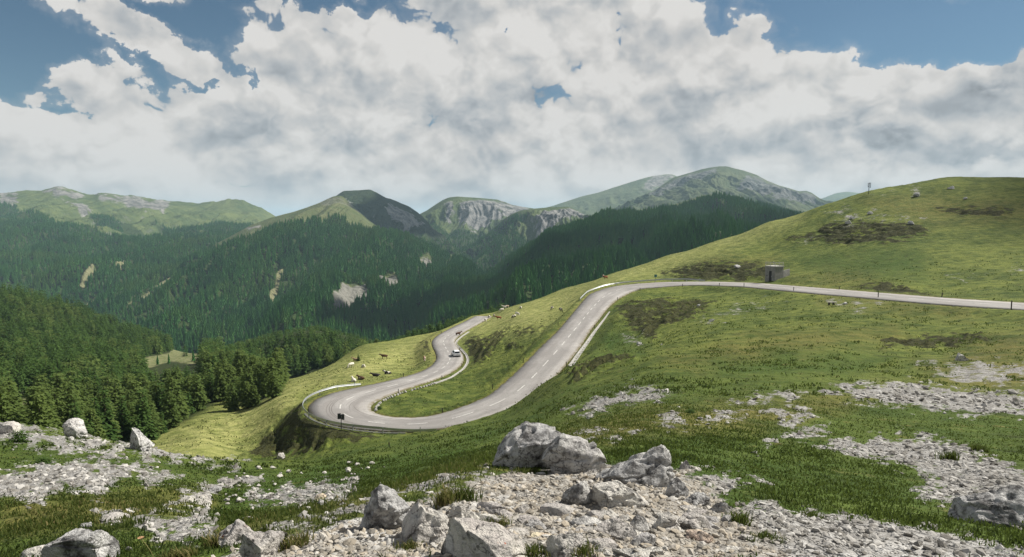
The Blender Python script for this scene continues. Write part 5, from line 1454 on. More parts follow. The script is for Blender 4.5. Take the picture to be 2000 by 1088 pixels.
x, y, r = pick(110000, 2.6, 34)
rk = samp(mk_rock, x, y); dr = samp(mk_dry, x, y); lu = samp(mk_lush, x, y)
tuft = fbm(x / .8, y / .8, 3) + .6 * fbm(x / 3, y / 3, 2)
k = (rk < .45) & (RNG.uniform(0, 1, len(x)) < np.clip(.45 + 1.3 * tuft, .06, 1) * np.clip(1.3 - r / 34, .2, 1) * np.where(rk > .2, .7, 1.0))
x, y, r, dr, lu, tuft, rk = x[k], y[k], r[k], dr[k], lu[k], tuft[k], rk[k]
z = ground_h(x, y)
hgt = np.clip((0.026 + .034 * np.clip(tuft + .4, 0, 1)) * (1 + r * .028), .02, .13) * np.where(lu > .4, .8, 1)
print("tufts", len(x))
V, T, tone = blades(x, y, z, hgt, np.clip(.0016 + .0007 * r, .0016, .04), 6, .7, np.clip(.02 + .006 * r, .02, .3), np.clip(.20 + .36 * dr + .25 * rk - .2 * lu + .35 * fbm(x / 2, y / 2, 2), 0, 1))
xb, yb, rb = pick(52000, 32, 190)
rkb, tb, fb, eb = samp(mk_rock, xb, yb), fbm(xb / 2.5, yb / 2.5, 3) + .7 * fbm(xb / 14, yb / 14, 3), samp(mk_forest, xb, yb), samp(rv, xb, yb)
k = (rkb < .5) & (fb < .3) & (eb < .02) & (RNG.uniform(0, 1, len(xb)) < np.clip(.10 + 1.5 * tb, 0, .9))
xb, yb, rb, tb = xb[k], yb[k], rb[k], tb[k]
drb, lub, plb = samp(mk_dry, xb, yb), samp(mk_lush, xb, yb), samp(mk_pale, xb, yb)
Vb, Tb, tob = blades(xb, yb, ground_h(xb, yb), RNG.uniform(.07, .16, len(xb)) * (1 + rb / 160), .022 + .0005 * rb, 5, .8, .10 + .002 * rb, np.clip(.27 + .3 * drb - .2 * lub + .22 * plb + .3 * fbm(xb / 5, yb / 5, 2), 0, 1))
print("tussocks", len(xb))
T = np.concatenate([T, Tb + len(V)]); V = np.concatenate([V, Vb]); tone = np.concatenate([tone, tob])
me = poly_me("grass", V, T)
at = me.attributes.new('tone', 'FLOAT', 'POINT'); at.data.foreach_set('value', tone.astype(np.float32))
ob("grass", me, mgr, kind='stuff')

for k_, (a_, b_, hpx, wpx, dry_, lab) in enumerate(((968, 1024, 26, 40, .7, "dry grass tuft in the middle of the gravel"), (800, 1074, 30, 46, .65, "grass tuft below the pale cracked boulder"), (1135, 1086, 44, 60, .6, "grass tuft growing beside the white hump of rock"),
        (1040, 1082, 34, 50, .45, "green tuft at the edge of the white slab"), (905, 975, 44, 60, .35, "thick green tuft on the upper rim of the gravel"), (870, 985, 60, 30, .8, "tall straw coloured stalks behind the dark pitted boulder"), (1440, 1022, 40, 26, .5, "tuft hanging over the rocky rim"),
        (1852, 900, 34, 44, .45, "dark round tussock on the stony ground"), (1912, 880, 20, 36, .5, "smaller tussock right of the dark round one"), (575, 1068, 50, 60, .8, "straw coloured tuft around the lichened rock"), (420, 1066, 44, 60, .8, "dry tuft left of the lichened rock"), (350, 1092, 40, 50, .75, "dry tuft at the bottom rim below the flower"),
        (1020, 922, 16, 60, .55, "short grass fringe along the foot of the big boulder"), (1490, 1050, 22, 60, .5, "low tuft right of the rocky rim"), (1590, 1010, 18, 70, .45, "low green tuft in the gravel bands"))):
    p = hit(a_, b_); s_ = p[1] / F
    m_ = 26
    ox, oy = np.clip(RNG.normal(0, .2 * wpx * s_, m_), -.4 * wpx * s_, .4 * wpx * s_), np.clip(RNG.normal(0, .14 * wpx * s_, m_), -.3 * wpx * s_, .3 * wpx * s_)
    V, T, tone = blades(ox, oy, ground_h(p[0] + ox, p[1] + oy) - p[2], np.full(m_, hpx * s_ * .72), np.full(m_, .0022 + .0004 * p[1]), 9, .75, np.full(m_, .03), np.full(m_, dry_))
    me = poly_me("grass_tuft", V, T)
    at = me.attributes.new('tone', 'FLOAT', 'POINT'); at.data.foreach_set('value', tone.astype(np.float32))
    ob("grass_tuft", me, mgr, None, lab, 'grass tuft', None, None, tuple(p))

# dark bush on the ridge
p = hit(38, 862); s_ = p[1] / F
o = ob("juniper_bush", poly_me("juniper_bush", *sprays(120, .5, 12, 12, 7, ro_shape, .05, .02, .09)), M_SPRUCE, None, "low dark bush among the pale rocks of the ridge", 'bush', None, None, (p[0], p[1], p[2] - .1))
o.scale = (44 * s_, 34 * s_, 30 * s_)
for a_, b_, w_, lab in ((85, 905, 30, "dark low shrub between two pale rubble patches"), (740, 799, 12, "dark little shrub at the tip of the kerb stones"), (1348, 806, 20, "dark shrub among the broken rock of the slope")):
    p = hit(a_, b_, 10); s_ = p[1] / F
    o = ob("juniper_bush", bpy.data.meshes["juniper_bush"], None, None, lab, 'bush', None, None, (p[0], p[1], p[2] - .05))
    o.scale = (w_ * s_ * 1.4, w_ * s_, w_ * s_ * .55)

# withered flower on its stalk
def tube(bm, pts, rad, seg=6):
    prev = None; pts = [Vector(p_) for p_ in pts]
    for k_, p_ in enumerate(pts):
        d_ = (pts[min(k_ + 1, len(pts) - 1)] - pts[max(k_ - 1, 0)]).normalized()
        u_ = d_.orthogonal().normalized(); v_ = d_.cross(u_)
        rr_ = rad[k_] if isinstance(rad, (list, tuple)) else rad
        ring = [bm.verts.new(p_ + (u_ * math.cos(6.2832 * i / seg) + v_ * math.sin(6.2832 * i / seg)) * rr_) for i in range(seg)]
        if prev:
            for i in range(seg): bm.faces.new((prev[i], prev[(i + 1) % seg], ring[(i + 1) % seg], ring[i]))
        else: bm.faces.new(ring[::-1])
        prev = ring
    bm.faces.new(prev)

def box(bm, x0, x1, y0, y1, z0, z1, bev=0.0):
    r_ = bmesh.ops.create_cube(bm, size=1.0)
    vs = r_['verts']
    for v_ in vs: v_.co = Vector(((x0 + x1) / 2 + v_.co.x * (x1 - x0), (y0 + y1) / 2 + v_.co.y * (y1 - y0), (z0 + z1) / 2 + v_.co.z * (z1 - z0)))
    if bev:
        es = list({e_ for v_ in vs for e_ in v_.link_edges})
        bmesh.ops.bevel(bm, geom=es, offset=bev, segments=2, affect='EDGES', clamp_overlap=True)

def bm_me(name, bm, smooth=False):
    bmesh.ops.recalc_face_normals(bm, faces=bm.faces)
    me = bpy.data.meshes.new(name); bm.to_mesh(me); bm.free()
    if smooth: me.polygons.foreach_set('use_smooth', np.full(len(me.polygons), True))
    return me

def simple(name, col, rough=.6, metal=0.0, var=.25, sc=8.0, spec=.4):
    m, n = mat(name)
    P = n.n('ShaderNodeTexCoord', None, None, 3)
    c = n.mix(n.smooth(n.noise(P, sc, 5, .65), .3, .7), tuple(v * (1 - var) for v in col), tuple(min(1, v * (1 + var)) for v in col))
    finish(n, c, rough, None, spec, metal)
    return m

p = hit(302, 1092); s_ = p[1] / F
e = ob("wild_flower", None, None, None, "single faded flower on a thin bent stalk", 'flower', None, None, tuple(p))
bm = bmesh.new(); tube(bm, [(0, 0, 0), (-8 * s_, 0, 18 * s_), (-17 * s_, 0, 32 * s_), (-26 * s_, 0, 44 * s_)], .0022)
ob("stem", bm_me("stem", bm), simple("dry_stem", (.16, .15, .05)), e)
bm = bmesh.new()
for i in range(11):
    a = i * .571
    c_, q_ = math.cos(a) * .016, math.sin(a) * .016
    f_ = [bm.verts.new(v_) for v_ in ((0, 0, 0), (c_ - q_ * .3, q_ + c_ * .3, .006), (c_ * 1.3, q_ * 1.3, .004), (c_ + q_ * .3, q_ - c_ * .3, .006))]
    bm.faces.new(f_)
bmesh.ops.create_icosphere(bm, subdivisions=1, radius=.006)
bmesh.ops.translate(bm, verts=bm.verts, vec=(-26 * s_, 0, 44 * s_))
ob("blossom", bm_me("blossom", bm), simple("faded_orange_petal", (.34, .20, .10)), e)
# ------------------------------------------------------------------ roadside furniture
M_WOODPOST = simple("weathered_post_wood", (.045, .038, .030), .9)
M_ZINC = simple("galvanised_steel", (.42, .44, .45), .42, .75, .15)
M_DARKMETAL = simple("dark_painted_metal", (.03, .035, .038), .6)
M_CONC = simple("weathered_concrete", (.33, .32, .30), .9, 0, .3, 3)
M_STONE = simple("kerb_limestone", (.31, .30, .28), .9, 0, .5, 4)

def nearest_rc(x, y):
    return int(((RC[:, 0] - x) ** 2 + (RC[:, 1] - y) ** 2).argmin())

def post_mesh(h):
    bm = bmesh.new()
    box(bm, -.06, .06, -.05, .05, -.25, h, .012)
    box(bm, -.066, .066, -.056, .056, h - .22, h - .16)
    return bm_me("delineator_post", bm)

POSTS = [((1975, 605), 18, "thick dark roadside post nearest the edge of the picture"), ((1715, 583.5), 13, "dark post on the near verge between the thick post and the bench"), ((1550, 569.5), 9, "thin dark post on the near verge opposite the concrete hut"),
    ((1453, 561), 8, "near verge post right of the closely spaced pair at the upper bend"), ((1405, 559), 6.5, "near verge post left of the one beside the hut approach"), ((1333, 560), 6, "near verge post in front of the upper guardrail end"),
    ((1250, 568), 6, "near verge post on the inner curve of the upper bend"), ((1206, 586), 6, "last inner post before the road turns downhill"),
    ((1839, 581), 10, "leaning dark post on the uphill verge near the brown ledge"), ((1639, 567), 8, "dark post on the uphill verge right of the hut"),
    ((1090, 636), 7, "post on the meadow side of the sloping straight below the grazing pair"), ((1022, 708), 9, "post on the meadow side halfway down the sloping straight"), ((1161, 641), 7, "post beside the upper end of the drainage channel"), ((1106, 717), 11, "post beside the white lower end of the drainage channel"),
    ((962, 760), 10, "post on the grass island opposite the sloping straight"), ((864, 807), 11, "post on the grass island near the bottom of the hairpin"), ((778, 768), 9, "post above the row of white kerb stones"), ((863, 741), 8, "post where the row of kerb stones meets the concrete channel"),
    ((902, 717), 8, "post inside the curve just below the white car"), ((908, 699), 7, "post on the verge right of the white car"), ((898, 684), 7, "post on the verge above the white car"),
    ((788, 736), 7, "post on the meadow verge near the dark lying cow"), ((836, 717), 6, "post on the meadow verge below the red and white cow"), ((852, 700), 6, "post on the meadow verge beside the red and white cow"), ((841, 668), 6, "post on the outer verge left of the crossing cow"),
    ((862, 652), 6, "post on the meadow crest before the lower road disappears"), ((760, 872), 9, "short post alone in the grass below the hairpin guardrail")]
for (px_, py_), hp, lab in POSTS:
    p = hit(px_, py_, 55)
    h = hp * p[1] / F
    o = ob("delineator_post", post_mesh(h), M_WOODPOST, None, lab, 'post', 'posts along the road verge', None, tuple(p))
    if 'leaning' in lab: o.rotation_euler = (0, .18, 0)

def rail(name, label, i0, i1, side, off, flip_ends):
    e = ob(name, None, None, None, label, 'guardrail')
    prof = [(0.0, .46), (.05, .49), (.05, .545), (0.0, .59), (0.0, .62), (.05, .665), (.05, .72), (0.0, .755), (-.014, .755), (-.014, .46)]
    idx = list(range(i0, i1 + 1, 2))
    bm = bmesh.new(); prev = None
    for q, i in enumerate(idx):
        f_ = q / (len(idx) - 1)
        drop = 0.0
        for end in flip_ends:
            t_ = f_ if end == 0 else 1 - f_
            drop = max(drop, .5 * max(0, 1 - t_ * (len(idx) - 1) / 6))
        hw_ = RC[i, 3] + off
        b_ = road_pt(i, side * hw_)
        o_ = -side
        ring = [bm.verts.new((b_[0] + RN[i, 0] * o_ * a_, b_[1] + RN[i, 1] * o_ * a_, b_[2] + z_ * 1.15 - drop)) for a_, z_ in prof]
        if prev:
            for k_ in range(len(ring)): bm.faces.new((prev[k_], prev[(k_ + 1) % len(ring)], ring[(k_ + 1) % len(ring)], ring[k_]))
        else: bm.faces.new(ring)
        prev = ring
    bm.faces.new(prev)
    ob("beam", bm_me("beam", bm), M_ZINC, e)
    for i in range(i0 + 3, i1, 8):
        bm = bmesh.new()
        b_ = road_pt(i, side * (RC[i, 3] + off + .06))
        box(bm, -.05, .05, -.07, .07, -.9, .80, .008)
        ob("post", bm_me("post", bm), M_ZINC if name == 'guardrail' else M_CONC, e, loc=b_).rotation_euler = (0, 0, math.atan2(RT[i, 1], RT[i, 0]))
    return e

def idx_of(px_, py_):
    p = hit(px_, py_, 55); return nearest_rc(p[0], p[1])
ia, ib = idx_of(850, 838), idx_of(722, 756)
print("rail idx", ia, ib)
rail("guardrail", "steel guardrail curving round the outside of the lower hairpin", ia, ib, -1, .9, (0, 1))
ic, id_ = idx_of(1368, 553), idx_of(1150, 590)
rail("guardrail", "steel guardrail round the outside of the upper bend below the dark bank", ic, id_, 1, .7, (0,))

# low retaining wall that carries the outer edge of the hairpin
bm = bmesh.new(); prev = None
iw = idx_of(605, 806)
for i in range(ia + 6, iw, 2):
    hw_ = RC[i, 3] + .55
    a_, b_ = road_pt(i, -hw_), road_pt(i, -hw_ - .38)
    t_ = min(1, (i - ia - 6) / 12, (iw - i) / 12) * .85 + .15
    ring = [bm.verts.new(v_) for v_ in ((a_[0], a_[1], a_[2] - 1.9), (a_[0], a_[1], a_[2] + .02), (b_[0], b_[1], b_[2] + .02), (b_[0], b_[1], b_[2] - 1.9 * t_))]
    if prev:
        for k_ in range(4): bm.faces.new((prev[k_], prev[(k_ + 1) % 4], ring[(k_ + 1) % 4], ring[k_]))
    else: bm.faces.new(ring)
    prev = ring
bm.faces.new(prev)
ob("retaining_wall", bm_me("retaining_wall", bm), simple("mossy_concrete", (.085, .088, .075), .95, 0, .4, 2), None, "low dark mossy wall carrying the road under the hairpin guardrail", 'wall')

# pair of panels at the hairpin, seen from behind
i = idx_of(668, 838)
b_ = road_pt(i, -(RC[i, 3] + 1.15)); s_ = b_[1] / F
e = ob("hairpin_sign", None, None, None, "dark backed double sign panel on a post at the hairpin guardrail", 'sign', None, None, b_)
bm = bmesh.new(); tube(bm, [(0, 0, -.8), (0, 0, 30 * s_)], .05, 8); ob("post", bm_me("post", bm), M_DARKMETAL, e)
for k_, (xx, zz, rz_) in enumerate(((-3.9, 27, .35), (3.7, 25.5, -.35))):
    bm = bmesh.new(); box(bm, -3.2 * s_, 3.2 * s_, -.03, .03, -6 * s_, 5.5 * s_, .01)
    o = ob("panel", bm_me("panel", bm), M_DARKMETAL, e, loc=(xx * s_, 0, zz * s_)); o.rotation_euler = (0, 0, rz_)

i = idx_of(1283, 550)
b_ = road_pt(i, RC[i, 3] + 1.1); s_ = b_[1] / F
e = ob("road_sign", None, None, None, "small green sign plate behind the upper guardrail", 'sign', None, None, b_)
bm = bmesh.new(); tube(bm, [(0, 0, -.8), (0, 0, 14 * s_)], .04, 8); ob("post", bm_me("post", bm), M_DARKMETAL, e)
bm = bmesh.new(); box(bm, -2.6 * s_, 2.6 * s_, -.03, .03, 9.5 * s_, 14.5 * s_, .01); ob("panel", bm_me("panel", bm), simple("green_sign_face", (.03, .16, .14), .5), e)

# concrete channel and kerb stones inside the curves
def ribbon(name, pts, w0, w1, m, label, cat, up=.12):
    P_ = resample(np.array([hit(a_, b_, 55) for a_, b_ in pts]), .8)
    P_ = gsmooth(P_, 1.5)
    T_ = np.gradient(P_[:, :2], axis=0); T_ /= np.linalg.norm(T_, axis=1)[:, None] + 1e-9
    bm = bmesh.new(); prev = None
    gz = ground_h(P_[:, 0], P_[:, 1])
    gz = gsmooth(gz[:, None], 1.5)[:, 0]
    for k_, (x_, y_, _) in enumerate(P_):
        f_ = k_ / (len(P_) - 1); w_ = (w0 + (w1 - w0) * f_) / 2
        nx, ny = T_[k_, 1], -T_[k_, 0]
        sec = ((-w_, -.3), (-w_, up), (-w_ * .6, up), (-w_ * .35, up - .09), (w_ * .35, up - .09), (w_ * .6, up + .02), (w_, up + .02), (w_, -.3))
        ring = [bm.verts.new((x_ + nx * a_, y_ + ny * a_, gz[k_] + z_)) for a_, z_ in sec]
        if prev:
            for q in range(7): bm.faces.new((prev[q], prev[q + 1], ring[q + 1], ring[q]))
        else: bm.faces.new(ring)
        prev = ring
    bm.faces.new(prev)
    return ob(name, bm_me(name, bm), m, None, label, cat)
ribbon("drainage_channel", [(848, 750), (864, 744), (881, 738), (896, 728), (906, 720), (913, 709), (914, 702), (911, 694), (904, 686), (896, 678), (890, 671), (893, 665), (904, 656), (916, 648)], .62, .6, M_STONE, "pale concrete channel winding beside the lower road past the white car", 'channel')
ribbon("drainage_channel", [(1191, 609), (1180, 624), (1167, 641), (1158, 653), (1146, 671), (1135, 686), (1124, 702), (1115, 715)], .25, .95, M_STONE, "straight white stone channel along the sloping road", 'channel')
kp = resample(np.array([hit(a_, b_, 55) for a_, b_ in ((734, 803), (735, 797), (742, 789), (749, 784), (757, 780), (766, 776), (776, 772.5), (785, 769), (797, 766), (808, 762.5), (818, 760), (827, 757.5), (838, 754), (848, 750))]), .9)
for k_, p in enumerate(kp):
    if k_ % 11 == 7: continue
    me = rock_me(700 + k_ % 5, 2, .55, .4, .5, .05, 6)
    o = ob("kerb_stone", me, M_STONE, None, "white stone in the row edging the grass island of the hairpin", 'kerb stone', 'white kerb stones edging the hairpin island', None, (p[0], p[1], float(ground_h(p[0], p[1])[0]) + .08))
    o.rotation_euler = (0, 0, random.uniform(-.4, .4) + 1.0)

# ------------------------------------------------------------------ concrete hut
p = hit(1513, 549, 100); s_ = p[1] / F
hut = ob("concrete_hut", None, None, None, "grey concrete hut with a railing on its roof beside the upper road", 'hut', None, None, tuple(p))
hut.rotation_euler = (0, 0, math.radians(28))
L_, Wd, Hh = 20 * s_, 24 * s_, 27.5 * s_
bm = bmesh.new()
# door wall faces -x (left), long wall faces -y; opening left in the door wall
box(bm, 0, .25, -Wd * .0, Wd * .32, -1.5, Hh); box(bm, 0, .25, Wd * .60, Wd, -1.5, Hh); box(bm, 0, .25, Wd * .32, Wd * .60, Hh * .70, Hh)
box(bm, .252, L_ * 1.2, 0, .25, -1.5, Hh - .002); box(bm, .252, L_ * 1.2, Wd - .25, Wd, -1.5, Hh - .002); box(bm, L_ * 1.2 - .25, L_ * 1.2, .252, Wd - .252, -1.5, Hh - .004)
for f_ in bm.faces: pass
bmesh.ops.rotate(bm, verts=bm.verts, cent=(0, 0, 0), matrix=Matrix.Rotation(0, 3, 'Z'))
M_HUT = simple("board_marked_concrete", (.21, .205, .195), .9, 0, .22, 1.5)
ob("wall", bm_me("wall", bm), M_HUT, hut)
bm = bmesh.new(); box(bm, -.12, L_ * 1.2 + .12, -.12, Wd + .12, Hh + .003, Hh + .22, .02); roof = ob("roof", bm_me("roof", bm), simple("pale_roof_slab", (.36, .35, .33), .9), hut)
bm = bmesh.new(); box(bm, .16, .20, Wd * .325, Wd * .595, -.3, Hh * .695); door = ob("door", bm_me("door", bm), simple("dark_door", (.018, .016, .014), .6), hut)
bm = bmesh.new(); box(bm, .11, .155, Wd * .36, Wd * .385, Hh * .25, Hh * .36, .006); ob("handle", bm_me("handle", bm), M_ZINC, door)
bm = bmesh.new(); box(bm, -.04, -.003, Wd * .76, Wd * .84, Hh * .30, Hh * .40); ob("vent", bm_me("vent", bm), M_DARKMETAL, hut)
bm = bmesh.new()
zt = Hh + .22
for (x0_, y0_) in ((0.06, .06), (.06, Wd * .5), (.06, Wd - .06), (L_ * 1.15, .06), (L_ * .6, .06), (L_ * 1.15, Wd - .06)): box(bm, x0_ - .045, x0_ + .045, y0_ - .045, y0_ + .045, zt + .002, zt + 1.0)
for z_ in (.42, .86): box(bm, 0, .05, -.0, Wd, zt + z_, zt + z_ + .14); box(bm, .052, L_ * 1.2, .02, .07, zt + z_, zt + z_ + .12)
ob("railing", bm_me("railing", bm), simple("grey_rail_timber", (.42, .40, .38), .9), roof)
bm = bmesh.new()
v8 = [bm.verts.new(v_) for v_ in ((L_ * 1.2, .0, -2), (L_ * 1.2 + 3.0, .5, -.5), (L_ * 1.2 + 3.0, .8, -.5), (L_ * 1.2, .3, -2), (L_ * 1.2 + .003, .0, Hh * .72), (L_ * 1.2 + 3.0, .5, Hh * .80), (L_ * 1.2 + 3.0, .8, Hh * .80), (L_ * 1.2 + .003, .3, Hh * .72))]
for q in ((0, 1, 2, 3), (7, 6, 5, 4), (0, 4, 5, 1), (1, 5, 6, 2), (2, 6, 7, 3), (3, 7, 4, 0)): bm.faces.new([v8[k_] for k_ in q])
ob("wing_wall", bm_me("wing_wall", bm), M_HUT, hut)

# ------------------------------------------------------------------ mast on the hill, bench
p = hit(1696.5, 379, 120); s_ = p[1] / F
e = ob("antenna_mast", None, None, None, "thin antenna mast alone on the hill skyline", 'mast', None, None, tuple(p))
bm = bmesh.new(); tube(bm, [(0, 0, -.6), (.08 * s_, 0, 10 * s_), (.8 * s_, 0, 22 * s_)], .11, 8); ob("pole", bm_me("pole", bm), M_DARKMETAL, e)
for xx, z0_, z1_ in ((-1.6, 13, 21.5), (3.0, 12, 22)):
    bm = bmesh.new(); box(bm, (xx - .35) * s_, (xx + .35) * s_, -.08, .08, z0_ * s_, z1_ * s_, .02); a_ = ob("antenna_panel", bm_me("antenna_panel", bm), M_DARKMETAL, e)
    bm = bmesh.new()
    for z_ in (z0_ + 1.5, z1_ - 1.5): tube(bm, [(.5 * s_, 0, z_ * s_), (xx * s_, 0, z_ * s_)], .05)
    ob("bracket", bm_me("bracket", bm), M_DARKMETAL, a_)
p = hit(1624, 596, 60); s_ = p[1] / F
e = ob("bench", None, None, None, "pale plank bench without a back standing in the meadow below the road", 'bench', None, None, tuple(p))
bm = bmesh.new()
for k_ in range(3): box(bm, -9.5 * s_, 9.5 * s_, -.24 + .165 * k_, -.085 + .165 * k_, 5.6 * s_, 6.5 * s_, .01)
ob("seat", bm_me("seat", bm), simple("bleached_planks", (.50, .47, .42), .85), e)
for xx in (-5, 3.6):
    bm = bmesh.new(); box(bm, xx * s_ - .09, xx * s_ + .09, -.2, .2, -.3, 5.58 * s_, .01); ob("leg", bm_me("leg", bm), M_WOODPOST, e)

# ------------------------------------------------------------------ white car, seen from behind
i = idx_of(887, 697)
p = road_pt(i, 1.55)
car = ob("car", None, None, None, "white estate car driving away down the lower road", 'car', None, None, (p[0], p[1], p[2]))
car.rotation_euler = (0, 0, math.atan2(RT[i, 1], RT[i, 0]) - math.pi / 2 + .10)
def loft_sec(secs):
    bm = bmesh.new(); prev = None
    for sec in secs:
        ring = [bm.verts.new(v_) for v_ in sec]
        if prev:
            for k_ in range(len(ring)): bm.faces.new((prev[k_], prev[(k_ + 1) % len(ring)], ring[(k_ + 1) % len(ring)], ring[k_]))
        else: bm.faces.new(ring)
        prev = ring
    bm.faces.new(prev)
    return bm
def csec(y, w0, w1, z0, z1, zm): return [(-w0 * .92, y, z0), (w0 * .92, y, z0), (w0, y, zm), (w1, y, z1 - .08), (w1 * .92, y, z1), (-w1 * .92, y, z1), (-w1, y, z1 - .08), (-w0, y, zm)]
M_CAR = simple("white_car_paint", (.72, .73, .74), .25, 0, .02); M_GLASS = simple("dark_car_glass", (.012, .014, .016), .08, 0, .1, 2, .6); M_TYRE = simple("tyre_rubber", (.02, .02, .02), .9); M_LAMP = simple("red_tail_lamp", (.30, .02, .015), .3)
bm = loft_sec([csec(-2.12, .80, .78, .34, .96, .6), csec(-2.02, .90, .86, .24, 1.0, .55), csec(-1.2, .91, .87, .20, 1.02, .6), csec(.9, .91, .87, .20, .98, .6), csec(1.8, .88, .80, .22, .82, .55), csec(2.15, .74, .66, .34, .70, .5)])
ob("body", bm_me("body", bm, False), M_CAR, car)
bm = loft_sec([csec(-2.0, .80, .66, 1.0, 1.06, 1.02), csec(-1.75, .82, .60, 1.0, 1.48, 1.05), csec(-.9, .83, .63, 1.0, 1.54, 1.05), csec(.2, .82, .62, .98, 1.50, 1.05), csec(1.0, .78, .60, .96, 1.02, 1.0)])
ob("cabin", bm_me("cabin", bm), M_CAR, car)
bm = bmesh.new()
f_ = [bm.verts.new(v_) for v_ in ((-.66, -2.03, 1.05), (.66, -2.03, 1.05), (.56, -1.80, 1.42), (-.56, -1.80, 1.42))]; bm.faces.new(f_)
bmesh.ops.translate(bm, verts=bm.verts, vec=(0, -.02, .02)); bmesh.ops.solidify(bm, geom=bm.faces[:], thickness=.02)
ob("rear_window", bm_me("rear_window", bm), M_GLASS, car)
for sx_ in (-1, 1):
    bm = bmesh.new()
    f_ = [bm.verts.new((sx_ * x_, y_, z_)) for x_, y_, z_ in ((.84, -1.6, 1.08), (.835, .75, 1.06), (.66, .15, 1.42), (.655, -1.5, 1.42))]; bm.faces.new(f_)
    bmesh.ops.solidify(bm, geom=bm.faces[:], thickness=.03)
    ob("side_window", bm_me("side_window", bm), M_GLASS, car)
    bm = bmesh.new(); box(bm, sx_ * .79 - .07, sx_ * .79 + .07, -2.10, -1.98, .66, .94, .02); ob("tail_light", bm_me("tail_light", bm), M_LAMP, car)
    bm = bmesh.new(); box(bm, sx_ * .98 - .08, sx_ * .98 + .08, .55, .65, .98, 1.12, .02); ob("mirror", bm_me("mirror", bm), M_CAR, car)
    for yy in (-1.35, 1.35):
        bm = bmesh.new(); bmesh.ops.create_cone(bm, cap_ends=True, segments=20, radius1=.32, radius2=.32, depth=.2, matrix=Matrix.Translation((sx_ * .84, yy, .32)) @ Matrix.Rotation(math.pi / 2, 4, 'Y'))
        wh = ob("wheel", bm_me("wheel", bm), M_TYRE, car)
        bm = bmesh.new(); bmesh.ops.create_cone(bm, cap_ends=True, segments=16, radius1=.20, radius2=.18, depth=.03, matrix=Matrix.Translation((sx_ * .952, yy, .32)) @ Matrix.Rotation(math.pi / 2, 4, 'Y')); ob("rim", bm_me("rim", bm), M_ZINC, wh)
bm = bmesh.new(); box(bm, -.26, .26, -2.155, -2.125, .66, .78, .004); ob("number_plate", bm_me("number_plate", bm), simple("plate_white", (.6, .6, .58), .5), car)
bm = bmesh.new(); box(bm, -.84, .84, -2.16, -2.0, .28, .46, .03); ob("bumper", bm_me("bumper", bm), M_TYRE, car)

# ------------------------------------------------------------------ cattle
def cow_mesh(pose):
    bm = bmesh.new()
    lay = bm.verts.layers.skin.verify()
    vs = []
    def V(x, y, z, r, r2=None):
        v = bm.verts.new((x, y, z)); v[lay].radius = (r, r2 or r); vs.append(v); return v
    def chain(a, *pts):
        for p_ in pts:
            b = V(*p_); bm.edges.new((a, b)); a = b
        return a
    if pose == 'lie': zb = .42
    else: zb = 1.0
    root = V(0, -.55, zb, .33, .36); root[lay].use_root = True
    mid = chain(root, (0, 0, zb - .02, .37, .40)); sh = chain(mid, (0, .5, zb + .02, .33, .36))
    if pose == 'graze': hd = chain(sh, (0, .85, zb - .05, .20, .24), (0, 1.15, zb - .45, .13, .15), (0, 1.25, zb - .72, .14, .16), (0, 1.36, zb - .93, .08, .09))
    else: hd = chain(sh, (0, .85, zb + .18, .19, .24), (0, 1.12, zb + .38, .13, .15), (0, 1.32, zb + .40, .14, .16), (0, 1.58, zb + .24, .085, .09))
    skull = vs[-2]
    for s in (-1, 1):
        chain(skull, (s * .17, skull.co.y - .08, skull.co.z + .09, .035), (s * .27, skull.co.y - .1, skull.co.z + .07, .02))
        chain(skull, (s * .10, skull.co.y - .04, skull.co.z + .15, .025), (s * .17, skull.co.y + .02, skull.co.z + .30, .012))
    if pose == 'lie':
        for s in (-1, 1):
            chain(root, (s * .34, -.35, .22, .17), (s * .50, .02, .12, .08), (s * .45, -.30, .07, .05))
            chain(sh, (s * .26, .55, .22, .13), (s * .30, .85, .12, .07), (s * .24, .60, .06, .05))
        chain(root, (0, -.92, .45, .06), (.12, -1.0, .12, .03))
    else:
        for s in (-1, 1):
            chain(root, (s * .20, -.66, .72, .15, .19), (s * .20, -.56, .50, .085), (s * .20, -.70, .38, .062), (s * .20, -.66, .12, .05), (s * .20, -.62, .03, .06))
            chain(sh, (s * .18, .52, .70, .12, .14), (s * .18, .54, .40, .07), (s * .18, .52, .12, .048), (s * .18, .55, .03, .058))
        chain(root, (0, -.92, zb + .1, .05), (0, -.98, .7, .025), (0, -.97, .42, .035))
    me = bpy.data.meshes.new("cow_cage"); bm.to_mesh(me); bm.free()
    o = bpy.data.objects.new("cow_cage", me); COL.objects.link(o)
    o.modifiers.new("s", 'SKIN').use_smooth_shade = True
    sd = o.modifiers.new("d", 'SUBSURF'); sd.levels = 1; sd.render_levels = 1
    bpy.context.view_layer.update()
    out = bpy.data.meshes.new_from_object(o.evaluated_get(bpy.context.evaluated_depsgraph_get()))
    out.name = "cow"
    bpy.data.objects.remove(o); bpy.data.meshes.remove(me)
    return out
mc, n = mat("cow_hide")
P = n.n('ShaderNodeTexCoord', None, None, 3)
oi = n.n('ShaderNodeObjectInfo', None, None, None)
f_ = n.smooth(n.m('ADD', n.noise(n.vm('ADD', P, n.xyz(n.m('MULTIPLY', oi.outputs['Random'], 30.0), 0.0, 0.0)), 1.6, 2, .5), n.m('SUBTRACT', oi.outputs['Alpha'], 1.0)), .44, .50)
finish(n, n.mix(f_, (.62, .58, .50), oi.outputs['Color']), .85, n.bump(n.noise(P, 30, 3), .2, .02))
COWM = {k_: cow_mesh(k_) for k_ in ('stand', 'graze', 'lie')}
for me in COWM.values(): me.materials.append(mc)
BR, RD, DK, WH, TN = (.085, .045, .025), (.20, .065, .03), (.03, .026, .024), (.62, .58, .50), (.36, .25, .15)
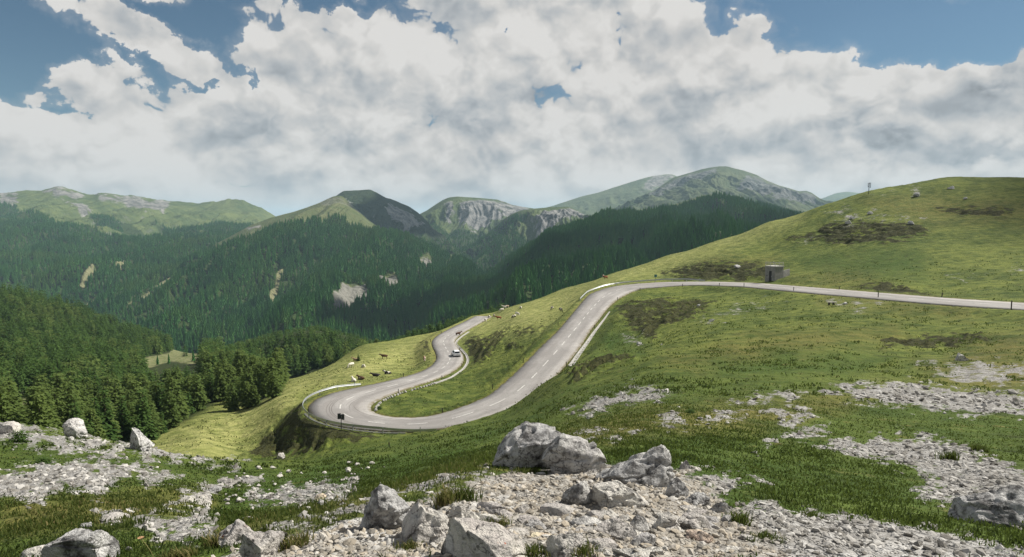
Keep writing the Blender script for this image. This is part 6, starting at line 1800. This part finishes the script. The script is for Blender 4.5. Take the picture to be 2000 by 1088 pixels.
COWS = [((751, 701), 'stand', 95, BR, 1.3, "brown cow standing alone side on in the lower meadow"), ((686, 717), 'graze', 150, WH, .9, "pale cow walking downhill left of the tiny spruce"), ((696, 704), 'lie', 80, TN, 1.2, "tan cow lying beside the tiny spruce"),
    ((710, 717), 'lie', 200, WH, .95, "white cow lying just below the tiny spruce"), ((735, 735), 'lie', 100, DK, 1.25, "small black cow lying nearest the road bend"), ((758, 731), 'lie', 70, DK, 1.02, "black and white cow lying near the black one"),
    ((691, 745), 'lie', 30, WH, .98, "cream cow lying just above the guardrail end"), ((706, 741), 'lie', 60, BR, 1.15, "brown cow lying beside the cream one above the guardrail"), ((829, 704), 'graze', 190, RD, 1.0, "red and white cow facing the viewer beside the lower road"),
    ((895, 656), 'stand', -60, BR, 1.3, "dark brown cow crossing the lower road above the car"), ((948, 628), 'graze', 200, WH, .95, "white cow grazing at the verge where the lower road vanishes"), ((955, 621), 'graze', 170, DK, 1.0, "dark and white cow second from the vanishing road"),
    ((965, 619), 'graze', 190, BR, 1.02, "brown and white cow third from the vanishing road"), ((974, 624), 'stand', 100, RD, 1.3, "chestnut red cow standing side on near the vanishing road"), ((1004, 621), 'graze', 140, DK, 1.03, "dark patched cow of the touching pair on the slope"),
    ((1010, 616), 'graze', 220, WH, .95, "white cow of the touching pair on the slope"), ((980, 607), 'graze', 120, WH, .98, "white cow lowest in the cluster on the crest"), ((985, 603), 'stand', 60, WH, .95, "white cow in the middle of the cluster on the crest"),
    ((990, 600), 'graze', 100, TN, 1.0, "tan cow highest in the cluster on the crest"), ((1017, 601), 'lie', 180, WH, .95, "single white cow near the skyline above the touching pair"), ((1078, 605), 'graze', 160, DK, 1.02, "dark cow left of the two beside the sloping road"),
    ((1095, 608), 'graze', 200, DK, 1.04, "dark cow with a long shadow right of the two beside the sloping road"), ((1178, 541), 'graze', 180, BR, 1.0, "brown and white cow higher of the two on the skyline"), ((1183, 545), 'stand', 120, RD, 1.2, "red brown cow lower of the two on the skyline")]
for (px_, py_), pose, rz_, colr, al, lab in COWS:
    p = hit(px_, py_, 100)
    o = ob("cow", COWM[pose], None, None, lab, 'cow', 'cattle grazing on the meadow', None, (p[0], p[1], p[2] - .02))
    sc_ = 0.92
    o.scale = (sc_, sc_, sc_); o.rotation_euler = (0, 0, math.radians(rz_)); o.color = (*colr, al)
